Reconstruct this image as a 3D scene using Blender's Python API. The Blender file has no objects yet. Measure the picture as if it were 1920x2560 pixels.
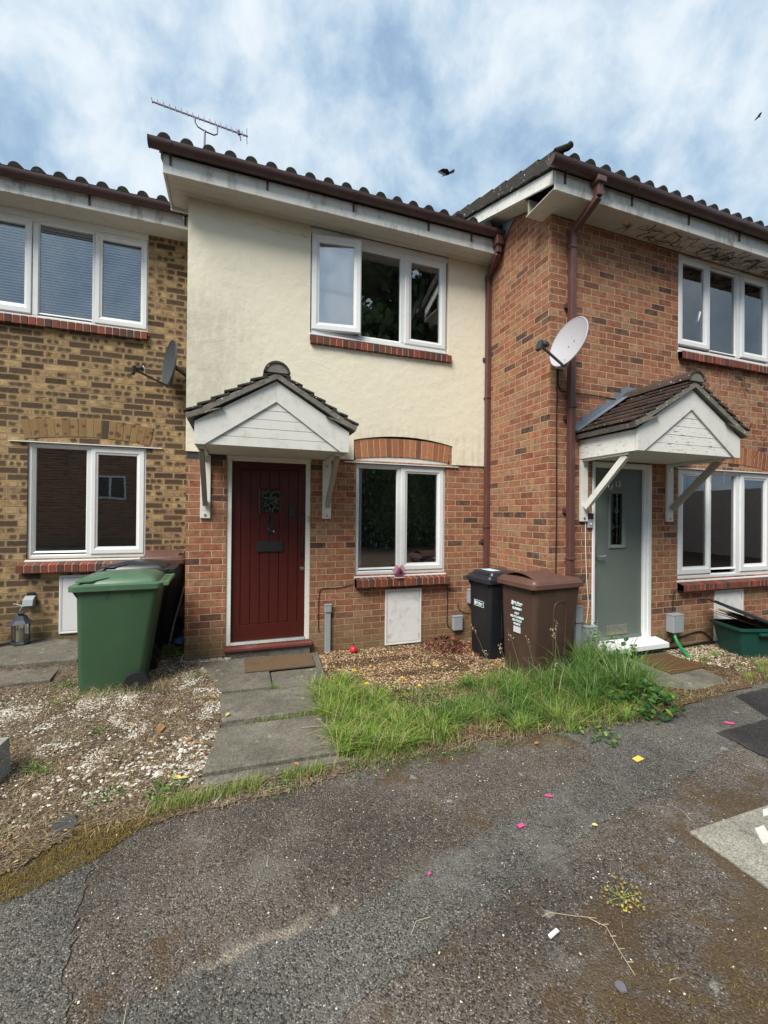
import bpy, math, random
import numpy as np
from mathutils import Vector, Matrix
R = math.radians
rnd = random.Random(7)
nr = np.random.RandomState(11)

# ------------------------------------------------------------------ camera
scene = bpy.context.scene
COL = scene.collection
YAW, PITCH, ROLL = .3333, .0045, .0091
cam_d = bpy.data.cameras.new("camera"); cam = bpy.data.objects.new("camera", cam_d); COL.objects.link(cam)
fw = Vector((math.sin(YAW)*math.cos(PITCH), math.cos(YAW)*math.cos(PITCH), math.sin(PITCH)))
rt = Vector((math.cos(YAW), -math.sin(YAW), 0)); up = rt.cross(fw)
c_, s_ = math.cos(ROLL), math.sin(ROLL)
rt2 = rt*c_ + up*s_; up2 = up*c_ - rt*s_
M = Matrix((( rt2.x, up2.x, -fw.x, 0), (rt2.y, up2.y, -fw.y, -4.8445), (rt2.z, up2.z, -fw.z, 1.5732), (0, 0, 0, 1)))
cam.matrix_world = M
cam_d.sensor_fit = 'VERTICAL'; cam_d.sensor_height = 36; cam_d.lens = 36*1050.29/2560
cam_d.clip_start = .02; cam_d.clip_end = 2000
scene.camera = cam
scene.view_settings.view_transform = 'Standard'; scene.view_settings.look = 'None'
scene.view_settings.exposure = 1.4; scene.view_settings.gamma = 1
scene.render.engine = 'CYCLES'

# ------------------------------------------------------------------ node helper
class NT:
    def __init__(s, tree):
        s.t = tree; s.n = tree.nodes; s.l = tree.links
    def node(s, typ, **kw):
        n = s.n.new(typ)
        for k, v in kw.items(): setattr(n, k, v)
        return n
    def set(s, sock, v):
        if isinstance(v, bpy.types.NodeSocket): s.l.new(v, sock)
        elif v is not None:
            if sock.type == 'RGBA' and isinstance(v, (tuple, list)) and len(v) == 3: v = (*v, 1)
            sock.default_value = v
    def m(s, op, a, b=None, c=None, clamp=False):
        n = s.node('ShaderNodeMath', operation=op, use_clamp=clamp)
        for i, v in enumerate((a, b, c)):
            if v is not None: s.set(n.inputs[i], v)
        return n.outputs[0]
    def vm(s, op, a, b=None, sc=None):
        n = s.node('ShaderNodeVectorMath', operation=op)
        s.set(n.inputs[0], a)
        if b is not None: s.set(n.inputs[1], b)
        if sc is not None: s.set(n.inputs['Scale'], sc)
        return n.outputs[0]
    def xyz(s, v):
        n = s.node('ShaderNodeSeparateXYZ'); s.l.new(v, n.inputs[0]); return n.outputs
    def cxyz(s, x, y, z):
        n = s.node('ShaderNodeCombineXYZ')
        for i, v in enumerate((x, y, z)): s.set(n.inputs[i], v)
        return n.outputs[0]
    def mix(s, f, a, b, mode='MIX'):
        n = s.node('ShaderNodeMix', data_type='RGBA', blend_type=mode)
        s.set(n.inputs[0], f); s.set(n.inputs[6], a); s.set(n.inputs[7], b); return n.outputs[2]
    def noise(s, vec, scale, detail=3, rough=.55, dist=0, col=False):
        n = s.node('ShaderNodeTexNoise'); s.set(n.inputs['Vector'], vec)
        n.inputs['Scale'].default_value = scale; n.inputs['Detail'].default_value = detail
        n.inputs['Roughness'].default_value = rough; n.inputs['Distortion'].default_value = dist
        return n.outputs[1 if col else 0]
    def vor(s, vec, scale, feat='F1', out='Distance', rnd_=1.):
        n = s.node('ShaderNodeTexVoronoi', feature=feat); s.set(n.inputs['Vector'], vec)
        n.inputs['Scale'].default_value = scale; n.inputs['Randomness'].default_value = rnd_
        return n.outputs[out]
    def white(s, vec):
        n = s.node('ShaderNodeTexWhiteNoise'); s.set(n.inputs['Vector'], vec); return n.outputs
    def ramp(s, f, stops, interp='LINEAR'):
        n = s.node('ShaderNodeValToRGB'); s.set(n.inputs[0], f); cr = n.color_ramp; cr.interpolation = interp
        while len(cr.elements) > 1: cr.elements.remove(cr.elements[-1])
        cr.elements[0].position = stops[0][0]
        def cc(c): return (c, c, c, 1) if isinstance(c, (int, float)) else (*c, 1)
        cr.elements[0].color = cc(stops[0][1])
        for p, c in stops[1:]:
            e = cr.elements.new(p); e.color = cc(c)
        return n.outputs[0]
    def ss(s, v, a, b):
        n = s.node('ShaderNodeMapRange', interpolation_type='SMOOTHSTEP'); s.set(n.inputs[0], v)
        s.set(n.inputs[1], a); s.set(n.inputs[2], b); return n.outputs[0]
    def bump(s, h, strength=.3, dist=.01, nrm=None):
        n = s.node('ShaderNodeBump'); s.set(n.inputs['Height'], h)
        n.inputs['Strength'].default_value = strength; n.inputs['Distance'].default_value = dist
        if nrm is not None: s.l.new(nrm, n.inputs['Normal'])
        return n.outputs[0]

MATS = {}
def new_mat(name):
    m = bpy.data.materials.new(name); m.use_nodes = True; m.node_tree.nodes.clear()
    t = NT(m.node_tree); out = t.node('ShaderNodeOutputMaterial'); MATS[name] = m
    return m, t, out
def principled(t, out, base, rough=.7, spec=.4, metal=0, nrm=None, **kw):
    p = t.node('ShaderNodeBsdfPrincipled')
    t.set(p.inputs['Base Color'], base); t.set(p.inputs['Roughness'], rough)
    t.set(p.inputs['Specular IOR Level'], spec); t.set(p.inputs['Metallic'], metal)
    for k, v in kw.items(): t.set(p.inputs[k.replace('_', ' ')], v)
    if nrm is not None: t.l.new(nrm, p.inputs['Normal'])
    t.l.new(p.outputs[0], out.inputs[0]); return p
def simple(name, col, rough=.6, spec=.4, metal=0, var=.12, scale=12, bump=.15, bscale=60, dirt=0, dirtcol=(.12, .1, .08), dscale=5):
    m, t, out = new_mat(name)
    pos = t.node('ShaderNodeTexCoord').outputs['Object']
    n = t.noise(pos, scale, 4, .6)
    lo = tuple(c*(1-var) for c in col); hi = tuple(min(1, c*(1+var)) for c in col)
    c = t.mix(n, lo, hi)
    if dirt:
        d = t.ss(t.noise(pos, dscale, 8, .7), .5, .72)
        c = t.mix(t.m('MULTIPLY', d, dirt), c, dirtcol)
    nb = t.noise(pos, bscale, 3, .6)
    principled(t, out, c, rough, spec, metal, t.bump(nb, bump, .004) if bump else None)
    return m
def island(name, stops, rough=.8, spec=.25, noise_amt=.25, nscale=60, trans=0, bump=.2):
    m, t, out = new_mat(name)
    g = t.node('ShaderNodeNewGeometry')
    c = t.ramp(g.outputs['Random Per Island'], stops, 'LINEAR')
    pos = t.node('ShaderNodeTexCoord').outputs['Object']
    n = t.noise(pos, nscale, 3, .6)
    c = t.mix(noise_amt, c, t.mix(n, (.0, .0, .0), (1, 1, 1)), 'OVERLAY')
    p = principled(t, out, c, rough, spec, 0, t.bump(n, bump, .003) if bump else None)
    if trans:
        tr = t.node('ShaderNodeBsdfTranslucent'); t.l.new(c, tr.inputs[0])
        mx = t.node('ShaderNodeMixShader'); mx.inputs[0].default_value = trans
        t.l.new(p.outputs[0], mx.inputs[1]); t.l.new(tr.outputs[0], mx.inputs[2]); t.l.new(mx.outputs[0], out.inputs[0])
    return m

# ------------------------------------------------------------------ world and sun
SUN_EL, SUN_AZ = R(51), R(-50)     # azimuth measured from -Y toward -X (the sun is high, in front of the facades and to the left)
world = bpy.data.worlds.new("World"); scene.world = world; world.use_nodes = True
world.node_tree.nodes.clear()
w = NT(world.node_tree)
sky = w.node('ShaderNodeTexSky', sky_type='NISHITA'); sky.sun_disc = False
sky.sun_elevation = SUN_EL; sky.sun_rotation = R(180+50); sky.air_density = 1.4; sky.dust_density = 1.0; sky.ozone_density = 1.5
dirv = w.node('ShaderNodeTexCoord').outputs['Generated']
dx, dy, dz = w.xyz(dirv)
# clouds live on the sky dome; stretched along one diagonal, as the photograph's streaks run
rot = w.node('ShaderNodeMapping'); rot.inputs['Rotation'].default_value = (R(12), R(-32), R(10)); rot.inputs['Scale'].default_value = (1.08, 1., .95)
w.l.new(dirv, rot.inputs[0]); cvr = rot.outputs[0]
warp = w.vm('ADD', cvr, w.vm('SCALE', w.vm('SUBTRACT', w.noise(cvr, 3.0, 3, .5, col=True), (.5, .5, .5)), sc=.14))
n1 = w.noise(warp, 4.8, 6, .55); n2 = w.noise(w.vm('ADD', cvr, (3.1, 7.7, 0)), 1.7, 2, .5); n3 = w.noise(w.vm('ADD', warp, (9.1, 1.7, 0)), 10.5, 5, .58)
left = w.ss(dx, .55, -.5)
f = w.m('ADD', w.m('MULTIPLY', n1, .46), w.m('ADD', w.m('MULTIPLY', n2, .20), w.m('MULTIPLY', n3, .34)))
f = w.m('ADD', f, w.m('MULTIPLY', left, .04))
skyc0 = w.mix(.28, w.ramp(f, [(.35, (.15, .26, .46)), (.42, (.25, .39, .58)), (.465, (.37, .52, .68)), (.52, (.56, .68, .79)), (.58, (.78, .85, .90)), (.65, (.93, .96, .98))]), w.ramp(n2, [(.3, (.42, .55, .68)), (.7, (.66, .76, .85))]))
skyc = w.mix(.10, w.vm('SCALE', skyc0, sc=8.0), sky.outputs[0])
gnd = w.ss(dz, -.02, .02)
skyc = w.mix(gnd, (1.2, 1.25, 1.2), skyc)
bg = w.node('ShaderNodeBackground'); bg.inputs[1].default_value = .056; w.l.new(skyc, bg.inputs[0])
wo = w.node('ShaderNodeOutputWorld'); w.l.new(bg.outputs[0], wo.inputs[0])

sun_d = bpy.data.lights.new("sun", 'SUN'); sun_d.energy = 2.3; sun_d.angle = R(30); sun_d.color = (1, .94, .84)
sun = bpy.data.objects.new("sun", sun_d); COL.objects.link(sun)
sd = Vector((-math.sin(R(50))*math.cos(SUN_EL), -math.cos(R(50))*math.cos(SUN_EL), math.sin(SUN_EL)))
sun.rotation_euler = sd.to_track_quat('Z', 'Y').to_euler(); sun.location = (0, -3, 12)

# ------------------------------------------------------------------ materials
def brick_mat(name, kind):
    m, t, out = new_mat(name)
    g = t.node('ShaderNodeNewGeometry'); pos = g.outputs['Position']; nrm = g.outputs['True Normal']
    px, py, pz = t.xyz(pos); nx, ny, nz = t.xyz(nrm)
    anx = t.m('ABSOLUTE', nx)
    u = t.m('ADD', t.m('MULTIPLY', px, t.m('SUBTRACT', 1, anx)), t.m('MULTIPLY', t.m('ADD', py, 1.2007-3.12), anx))
    wob = t.noise(pos, 5, 3, .6, col=True); wx, wy, wz = t.xyz(wob)
    fine = t.noise(pos, 55, 3, .6)
    u = t.m('ADD', u, t.m('MULTIPLY', t.m('SUBTRACT', wx, .5), .014))
    u = t.m('ADD', u, .045 if kind != 'yellow' else 0.1)
    v = t.m('ADD', t.m('ADD', pz, 1.011), t.m('MULTIPLY', t.m('SUBTRACT', wy, .5), .007))
    row = t.m('FLOOR', t.m('DIVIDE', v, .075))
    odd = t.m('MODULO', row, 2)
    fu = t.m('ADD', t.m('DIVIDE', u, .225), t.m('MULTIPLY', odd, .5))
    fu = t.m('ADD', fu, 40)
    col = t.m('FLOOR', fu)
    lx = t.m('MULTIPLY', t.m('FRACT', fu), .225); ly = t.m('MULTIPLY', t.m('FRACT', t.m('DIVIDE', v, .075)), .075)
    ex = t.m('MINIMUM', lx, t.m('SUBTRACT', .225, lx)); ey = t.m('MINIMUM', ly, t.m('SUBTRACT', .075, ly))
    d = t.m('MINIMUM', ex, ey)
    d = t.m('ADD', d, t.m('MULTIPLY', t.m('SUBTRACT', t.noise(pos, 38, 2, .5), .5), .004))
    mask = t.ss(d, .0042, .0066)
    w1 = t.white(t.cxyz(row, col, 1.5 if kind == 'yellow' else 4.5)); r1 = w1[0]
    w2 = t.white(t.cxyz(row, col, 9.5)); r2 = w2[0]
    w3 = t.white(t.cxyz(row, col, 17.5)); r3 = w3[0]
    mott = t.noise(pos, 16, 5, .65)
    grain = t.noise(pos, 160, 3, .7)
    if kind == 'yellow':
        base = t.ramp(r1, [(0, (.18, .115, .060)), (.25, (.25, .166, .082)), (.5, (.32, .218, .110)), (.75, (.38, .268, .142)), (.9, (.22, .137, .078)), (1, (.16, .092, .058))])
        base = t.mix(t.ss(mott, .35, .7), base, t.mix(.4, base, (.42, .30, .15)))
        lxd = t.m('ADD', lx, t.m('MULTIPLY', t.m('SUBTRACT', t.noise(pos, 38, 4, .7), .5), .055))
        lyd = t.m('ADD', ly, t.m('MULTIPLY', t.m('SUBTRACT', t.noise(t.vm('ADD', pos, (3, 3, 3)), 38, 4, .7), .5), .040))
        oy = t.m('DIVIDE', t.m('ABSOLUTE', t.m('SUBTRACT', lyd, .0375)), .026)
        spots = None
        for k, (cx, seed, pr) in enumerate(((.045, r2, .70), (.178, r3, .64), (.11, w2[1], .30))):
            if k == 2: seed = t.xyz(seed)[0]
            ox = t.m('DIVIDE', t.m('ABSOLUTE', t.m('SUBTRACT', lxd, cx)), t.m('ADD', .020, t.m('MULTIPLY', t.m('FRACT', t.m('MULTIPLY', r1, 7.3)), .026)))
            o = t.m('POWER', t.m('ADD', t.m('POWER', ox, 3), t.m('POWER', oy, 3)), .333)
            sp = t.m('MULTIPLY', t.ss(o, 1.35, .50), t.m('LESS_THAN', seed, pr))
            spots = sp if spots is None else t.m('MAXIMUM', spots, sp)
        big = t.m('MULTIPLY', t.m('LESS_THAN', r1, t.m('ADD', .16, t.m('MULTIPLY', t.noise(pos, .9, 2, .5), .24))), t.ss(oy, 1.5, .8))
        big = t.m('MULTIPLY', big, t.ss(ex, .006, .018))
        spots = t.m('MAXIMUM', spots, big)
        spots = t.m('MULTIPLY', spots, t.ss(pz, -2.2, 1.0))
        sc = t.mix(t.xyz(w3[1])[1], (.022, .017, .017), (.060, .036, .028))
        c = t.mix(t.m('MULTIPLY', spots, t.m('ADD', .30, t.m('MULTIPLY', mott, 1.1)), clamp=True), base, sc)
        mort = (.34, .25, .15)
    else:
        c = t.ramp(r1, [(0, (.205, .074, .049)), (.15, (.265, .098, .060)), (.3, (.325, .142, .084)), (.45, (.27, .106, .066)),
                        (.6, (.265, .150, .088)), (.74, (.315, .170, .104)), (.86, (.22, .090, .060)), (.93, (.17, .073, .050)), (.96, (.095, .050, .042)), (1, (.070, .042, .037))], 'LINEAR')
        patch = t.ss(t.noise(t.vm('ADD', pos, (4, 1, 2)), 11, 4, .6), .48, .66)
        c = t.mix(t.m('MULTIPLY', patch, .32), c, (.30, .185, .11))
        dp = t.ss(t.noise(t.vm('ADD', pos, (1, 7, 5)), 17, 4, .6), .56, .74)
        c = t.mix(t.m('MULTIPLY', dp, .4), c, (.13, .075, .045))
        mort = (.47, .335, .21)
    c = t.mix(.75, c, t.mix(t.ss(t.m('ADD', t.m('MULTIPLY', grain, .6), t.m('MULTIPLY', mott, .4)), .33, .67), (.12, .12, .12), (.86, .86, .86)), 'OVERLAY')
    mc = t.mix(t.noise(pos, 30, 3, .6), tuple(x*.8 for x in mort), tuple(x*1.12 for x in mort))
    c = t.mix(mask, mc, c)
    rim = t.m('MULTIPLY', t.ss(t.m('ABSOLUTE', t.m('SUBTRACT', d, .0062)), .0022, .0004), t.m('ADD', .25, t.m('MULTIPLY', t.noise(pos, 7, 3, .6), .7)))  # shadow edge of each brick, painted as a dark outline
    c = t.mix(rim, c, t.mix(.72, c, (.03, .02, .015)))
    under = t.m('MULTIPLY', t.m('MULTIPLY', t.ss(ly, .0065, .0015), .45), t.ss(ex, .002, .004)); c = t.mix(under, c, (.05, .035, .022))  # painted shadow in the joint just below each brick
    # damp green-brown staining low on the walls and broad weathering
    low = t.m('MULTIPLY', t.ss(t.m('ADD', pz, t.m('MULTIPLY', t.noise(pos, 3, 3, .6), -.5)), .22, -.22), .55)
    c = t.mix(low, c, (.13, .115, .06))
    wea = t.ss(t.noise(pos, 1.3, 4, .6), .35, .7)
    c = t.mix(t.m('MULTIPLY', wea, .28), c, t.mix(.5, c, (.2, .15, .1)), 'MIX')
    if kind != 'yellow':
        ef = t.m('MULTIPLY', t.ss(t.noise(t.vm('ADD', pos, (9, 9, 9)), 4.5, 6, .7), .64, .8), .5)
        c = t.mix(ef, c, (.55, .45, .34))
    h = t.m('ADD', t.m('MULTIPLY', mask, .9), t.m('ADD', t.m('MULTIPLY', fine, .45), t.m('MULTIPLY', grain, .25)))
    if kind == 'yellow':
        w_ = t.node('ShaderNodeTexWave'); t.set(w_.inputs['Vector'], pos); w_.inputs['Scale'].default_value = 28
        w_.inputs['Distortion'].default_value = 6; w_.inputs['Detail'].default_value = 3
        mp = t.node('ShaderNodeMapping'); mp.inputs['Rotation'].default_value = (0, R(40), 0); t.l.new(pos, mp.inputs[0]); t.l.new(mp.outputs[0], w_.inputs['Vector'])
        h = t.m('ADD', h, t.m('MULTIPLY', w_.outputs['Fac'], .35))
        c = t.mix(t.m('MULTIPLY', t.ss(w_.outputs['Fac'], .5, .05), .3), c, t.mix(.5, c, (.08, .055, .03)))
    principled(t, out, c, .9, .15, 0, t.bump(h, .55, .0075))
    return m
M_BR = brick_mat('red_brick', 'red'); M_BY = brick_mat('yellow_brick', 'yellow')

def render_mat():
    m, t, out = new_mat('cream_render')
    pos = t.node('ShaderNodeNewGeometry').outputs['Position']; px, py, pz = t.xyz(pos)
    c = t.mix(t.noise(pos, 2.2, 6, .6), (.68, .64, .51), (.78, .735, .605))
    # algae streaks, mostly left of the porch roof and under the sill, and a darker brown tone towards the soffit
    sp = t.cxyz(t.m('MULTIPLY', px, 5.5), 0, t.m('MULTIPLY', pz, 1.3))
    st = t.m('ADD', t.m('MULTIPLY', t.noise(sp, 2.2, 10, .78), .6), t.m('MULTIPLY', t.noise(t.vm('ADD', pos, (5, 0, 2)), 12, 10, .82), .4))
    area = t.m('MULTIPLY', t.m('MULTIPLY', t.ss(px, .65, -.35), t.ss(pz, 2.2, 2.75)), t.ss(pz, 4.5, 3.5))
    stain = t.m('MULTIPLY', t.ss(t.m('ADD', st, t.m('MULTIPLY', area, .17)), .54, .72), t.m('ADD', .05, t.m('MULTIPLY', area, .24)))
    c = t.mix(stain, c, (.20, .19, .145))
    gl = t.m('MULTIPLY', t.m('MULTIPLY', area, .34), t.noise(t.vm('ADD', pos, (1, 2, 3)), 3, 4, .6))
    c = t.mix(gl, c, (.36, .37, .33))
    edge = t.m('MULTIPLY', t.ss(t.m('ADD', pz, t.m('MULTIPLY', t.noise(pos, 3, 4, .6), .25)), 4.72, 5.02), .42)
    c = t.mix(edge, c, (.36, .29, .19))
    lowd = t.m('MULTIPLY', t.m('MULTIPLY', t.ss(pz, 2.75, 2.45), t.ss(t.noise(sp, 2.4, 7, .7), .42, .66)), t.m('MULTIPLY', t.ss(px, .9, 1.15), .35))
    c = t.mix(lowd, c, (.34, .30, .2))
    # hairline crack
    cr = t.m('ABSOLUTE', t.m('SUBTRACT', t.m('ADD', pz, t.m('MULTIPLY', t.noise(pos, 4, 4, .6), .22)), t.m('ADD', 4.86, t.m('MULTIPLY', px, -.02))))
    crm = t.m('MULTIPLY', t.m('MULTIPLY', t.ss(cr, .004, .0015), t.ss(px, .78, .7)), t.m('MULTIPLY', t.ss(px, -.1, .05), .45))
    c = t.mix(crm, c, (.2, .17, .12))
    b = t.m('ADD', t.m('MULTIPLY', t.noise(pos, 130, 4, .65), .8), t.m('MULTIPLY', t.noise(pos, 9, 4, .6), 1.2))
    c = t.mix(.35, c, t.mix(t.noise(pos, 150, 4, .75), (.25, .25, .25), (.75, .75, .75)), 'OVERLAY')
    principled(t, out, c, .9, .15, 0, t.bump(b, .7, .010)); return m
M_REN = render_mat()

def painted_wood(name, col=(.66, .66, .63), peel=.0, green=.38):
    m, t, out = new_mat(name)
    pos = t.node('ShaderNodeNewGeometry').outputs['Position']
    c = t.mix(t.noise(pos, 6, 5, .6), tuple(x*.86 for x in col), col)
    g1 = t.m('MULTIPLY', t.ss(t.noise(pos, 9, 8, .72), .50, .72), green)
    c = t.mix(g1, c, (.30, .30, .24))
    sv = t.node('ShaderNodeMapping'); sv.inputs['Scale'].default_value = (3, 3, 26); t.l.new(pos, sv.inputs[0])
    h = t.noise(sv.outputs[0], 4, 6, .65)
    if peel:
        pm = t.m('MULTIPLY', t.ss(h, .60, .63), t.ss(t.noise(pos, 6, 4, .6), .62-peel, .70-peel))
        c = t.mix(pm, c, (.17, .115, .07))
    sp = t.m('MULTIPLY', t.ss(t.vor(pos, 55), .10, .05), t.ss(t.noise(pos, 5, 2, .5), .5, .6))
    c = t.mix(t.m('MULTIPLY', sp, .5), c, (.2, .2, .17))
    principled(t, out, c, .55, .35, 0, t.bump(t.m('ADD', h, t.noise(pos, 80, 3, .6)), .2, .004)); return m
M_WW = painted_wood('weathered_white_paint'); M_WP = painted_wood('peeling_white_paint', (.72, .72, .68), .10, .28)
M_WPP = painted_wood('badly_peeling_paint', (.72, .72, .69), .22, .2)
M_GREYW = painted_wood('bare_grey_timber', (.34, .32, .275), .05, .55)
M_SOF = painted_wood('soffit_board', (.56, .55, .50), .0, .5)
def fascia_mat():
    m, t, out = new_mat('stained_fascia')
    pos = t.node('ShaderNodeNewGeometry').outputs['Position']; px, py, pz = t.xyz(pos)
    c = t.mix(t.noise(pos, 5, 5, .6), (.56, .56, .54), (.70, .70, .68))
    sp = t.cxyz(t.m('MULTIPLY', px, 3), t.m('MULTIPLY', py, 3), t.m('MULTIPLY', pz, 1.2))
    st = t.m('MULTIPLY', t.ss(t.noise(sp, 3, 8, .7), .47, .66), .55)
    st2 = t.m('MULTIPLY', t.ss(t.noise(t.cxyz(t.m('MULTIPLY', px, .8), 0, 0), 1.3, 3, .6), .4, .6), st)
    c = t.mix(t.m('ADD', t.m('MULTIPLY', st, .35), st2, clamp=True), c, (.16, .15, .13))
    principled(t, out, c, .5, .35, 0, t.bump(t.noise(pos, 120, 3, .6), .15, .003)); return m
M_FAS = fascia_mat()
M_UP = simple('white_upvc', (.66, .68, .69), .32, .5, var=.05, bump=.03, dirt=.22, dirtcol=(.42, .42, .38), dscale=9)
M_GUT = simple('brown_gutter_plastic', (.068, .036, .036), .38, .5, var=.3, scale=4, bump=.05, dirt=.45, dirtcol=(.10, .085, .085))
M_PIPE = simple('brown_downpipe_plastic', (.095, .04, .036), .42, .5, var=.2, scale=3, bump=.04, dirt=.3, dirtcol=(.15, .10, .09))
M_BLACK = simple('black_plastic', (.018, .019, .022), .4, .5, var=.2, bump=.05)
M_IRON = simple('black_iron', (.014, .014, .016), .42, .5, var=.4, scale=40, bump=.5, bscale=130)
M_CABLE = simple('black_cable', (.012, .011, .011), .5, .4, var=.2, bump=0)
M_LEAD = simple('lead_flashing', (.17, .20, .24), .55, .5, metal=.35, var=.35, scale=7, bump=.4, bscale=14, dirt=.4, dirtcol=(.33, .36, .38))
M_RED = None
def door_red():
    m, t, out = new_mat('dark_red_door_paint')
    pos = t.node('ShaderNodeNewGeometry').outputs['Position']
    mp = t.node('ShaderNodeMapping'); mp.inputs['Scale'].default_value = (30, 30, 2); t.l.new(pos, mp.inputs[0])
    g = t.noise(mp.outputs[0], 2, 5, .6)
    c = t.mix(g, (.048, .0065, .006), (.074, .0100, .0085))
    sc = t.ss(t.vor(pos, 14), .035, .02)
    c = t.mix(t.m('MULTIPLY', t.m('MULTIPLY', sc, t.ss(t.noise(pos, 3, 2, .5), .55, .6)), .4), c, (.3, .18, .15))
    principled(t, out, t.mix(t.m('MULTIPLY', t.ss(t.noise(pos, 2.2, 6, .7), .45, .7), .35), c, (.045, .012, .010)), .34, .45, 0, t.bump(g, .25, .003)); return m
M_RED = door_red()
M_MAR = simple('maroon_step_paint', (.12, .030, .028), .5, .4, var=.3, scale=9, bump=.2, dirt=.5, dirtcol=(.25, .21, .18), dscale=14)
M_GD = simple('grey_green_door', (.105, .13, .12), .38, .45, var=.12, scale=2, bump=.08, dirt=.15, dirtcol=(.075, .085, .075), dscale=3)
M_GDF = simple('grey_door_moulding', (.12, .145, .14), .4, .45, var=.05, bump=.03)
M_STEEL = simple('worn_steel', (.45, .44, .40), .35, .5, metal=.85, var=.3, scale=25, bump=.3, dirt=.5, dirtcol=(.2, .19, .15))
M_CHROME = simple('chrome', (.6, .6, .6), .16, .5, metal=1, var=.05, bump=0)
M_GREYB = simple('grey_utility_plastic', (.27, .30, .325), .5, .4, var=.1, bump=.06, dirt=.2, dirtcol=(.2, .2, .17))
M_MB = simple('mouldy_white_panel', (.66, .66, .66), .55, .35, var=.06, bump=.1, dirt=.75, dirtcol=(.36, .37, .37), dscale=7)
M_MBC = simple('clean_white_panel', (.60, .61, .63), .45, .4, var=.04, bump=.04)
M_ROOM = simple('dim_room', (.36, .34, .32), .9, .1, var=.2, bump=0)
M_ROOMD = simple('dark_room', (.42, .42, .40), .9, .1, var=.2, bump=0)
M_BLIND = simple('grey_blind', (.78, .80, .84), .6, .3, var=.04, bump=0)
M_BLINDD = simple('brown_blind', (.19, .16, .12), .6, .3, var=.1, bump=0)
M_NET = simple('pale_curtain', (.78, .81, .90), .8, .2, var=.06, bump=.0)
M_WHITE = simple('white_plastic', (.75, .75, .75), .4, .4, var=.04, bump=0)
M_YBUT = simple('aged_ivory_plastic', (.50, .46, .30), .4, .4, var=.1, bump=0)
M_VRAM = simple('mortar', (.42, .32, .22), .95, .1, var=.25, scale=40, bump=.5, bscale=90)
M_TILE = None
def tile_mat(name, c0, c1, lichen=.4, moss=.12):
    m, t, out = new_mat(name)
    pos = t.node('ShaderNodeNewGeometry').outputs['Position']
    c = t.mix(t.noise(pos, 7, 6, .65), c0, c1)
    mo = t.ss(t.noise(pos, 17, 6, .7), .5, .68)
    c = t.mix(t.m('MULTIPLY', mo, moss), c, (.035, .045, .022))
    li = t.m('MULTIPLY', t.ss(t.vor(t.vm('ADD', pos, t.vm('SCALE', t.noise(pos, 40, 2, .5, col=True), sc=.02)), 24), .24, .15), t.ss(t.noise(pos, 9, 3, .6), .45, .56))
    c = t.mix(t.m('MULTIPLY', li, lichen), c, (.45, .45, .42))
    principled(t, out, c, .9, .15, 0, t.bump(t.m('ADD', t.noise(pos, 90, 4, .7), t.m('MULTIPLY', mo, .7)), .7, .009)); return m
M_TILE = tile_mat('dark_concrete_tile', (.010, .012, .010), (.030, .031, .026), .10)
M_PT = tile_mat('porch_tile_grey', (.030, .027, .024), (.078, .070, .062), .9, .25)
M_PT2 = tile_mat('porch_tile_brown', (.036, .024, .021), (.090, .064, .054), .6, .2)
M_BED = tile_mat('verge_mortar', (.10, .094, .082), (.25, .235, .205), 1., .15)
M_SOLD = island('soldier_bricks', [(0, (.075, .036, .030)), (.3, (.13, .044, .034)), (.55, (.21, .058, .038)), (.8, (.115, .055, .042)), (1, (.065, .044, .040))], .85, .2, .5, 80, bump=.5)
M_SOLDO = island('orange_arch_bricks', [(0, (.20, .075, .045)), (.4, (.31, .125, .062)), (.75, (.36, .165, .085)), (1, (.16, .07, .05))], .85, .2, .5, 80, bump=.5)
def arch_yellow():
    m, t, out = new_mat('yellow_arch_bricks')
    g = t.node('ShaderNodeNewGeometry'); pos = g.outputs['Position']
    c = t.ramp(g.outputs['Random Per Island'], [(0, (.17, .105, .052)), (.5, (.26, .17, .085)), (.85, (.21, .13, .065)), (.94, (.07, .05, .04)), (1, (.07, .05, .04))])
    px, py, pz = t.xyz(pos)
    s = t.m('MULTIPLY', t.ss(t.vor(t.vm('ADD', t.cxyz(px, 0, pz), t.vm('SCALE', t.noise(pos, 40, 3, .7, col=True), sc=.015)), 12.5), .40, .22), .85)
    c = t.mix(s, c, (.075, .048, .038))
    c = t.mix(.5, c, t.mix(t.noise(pos, 120, 3, .7), (.1, .1, .1), (.9, .9, .9)), 'OVERLAY')
    principled(t, out, c, .9, .15, 0, t.bump(t.noise(pos, 60, 4, .7), .6, .006)); return m
M_ARCY = arch_yellow()

def glass_mat(name, tint=(.9, .93, .95), refl=.17, rough=.0):
    m, t, out = new_mat(name)
    tr = t.node('ShaderNodeBsdfTransparent'); tr.inputs[0].default_value = (*tint, 1)
    gl = t.node('ShaderNodeBsdfGlossy'); gl.inputs['Roughness'].default_value = rough; gl.inputs[0].default_value = (.95, .97, 1, 1)
    fr = t.node('ShaderNodeFresnel'); fr.inputs[0].default_value = 1.5
    pos = t.node('ShaderNodeNewGeometry').outputs['Position']
    b = t.bump(t.noise(pos, 1.7, 2, .5), .04, .02); t.l.new(b, gl.inputs['Normal'])
    f = t.m('ADD', t.m('MULTIPLY', fr.outputs[0], 1-refl), refl, clamp=True)
    mx = t.node('ShaderNodeMixShader'); t.l.new(f, mx.inputs[0]); t.l.new(tr.outputs[0], mx.inputs[1]); t.l.new(gl.outputs[0], mx.inputs[2])
    t.l.new(mx.outputs[0], out.inputs[0]); return m
M_GL = glass_mat('window_glass', (.96, .97, .97), refl=.10); M_GLS = glass_mat('open_sash_glass', (.96, .97, .97), refl=.20)
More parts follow.
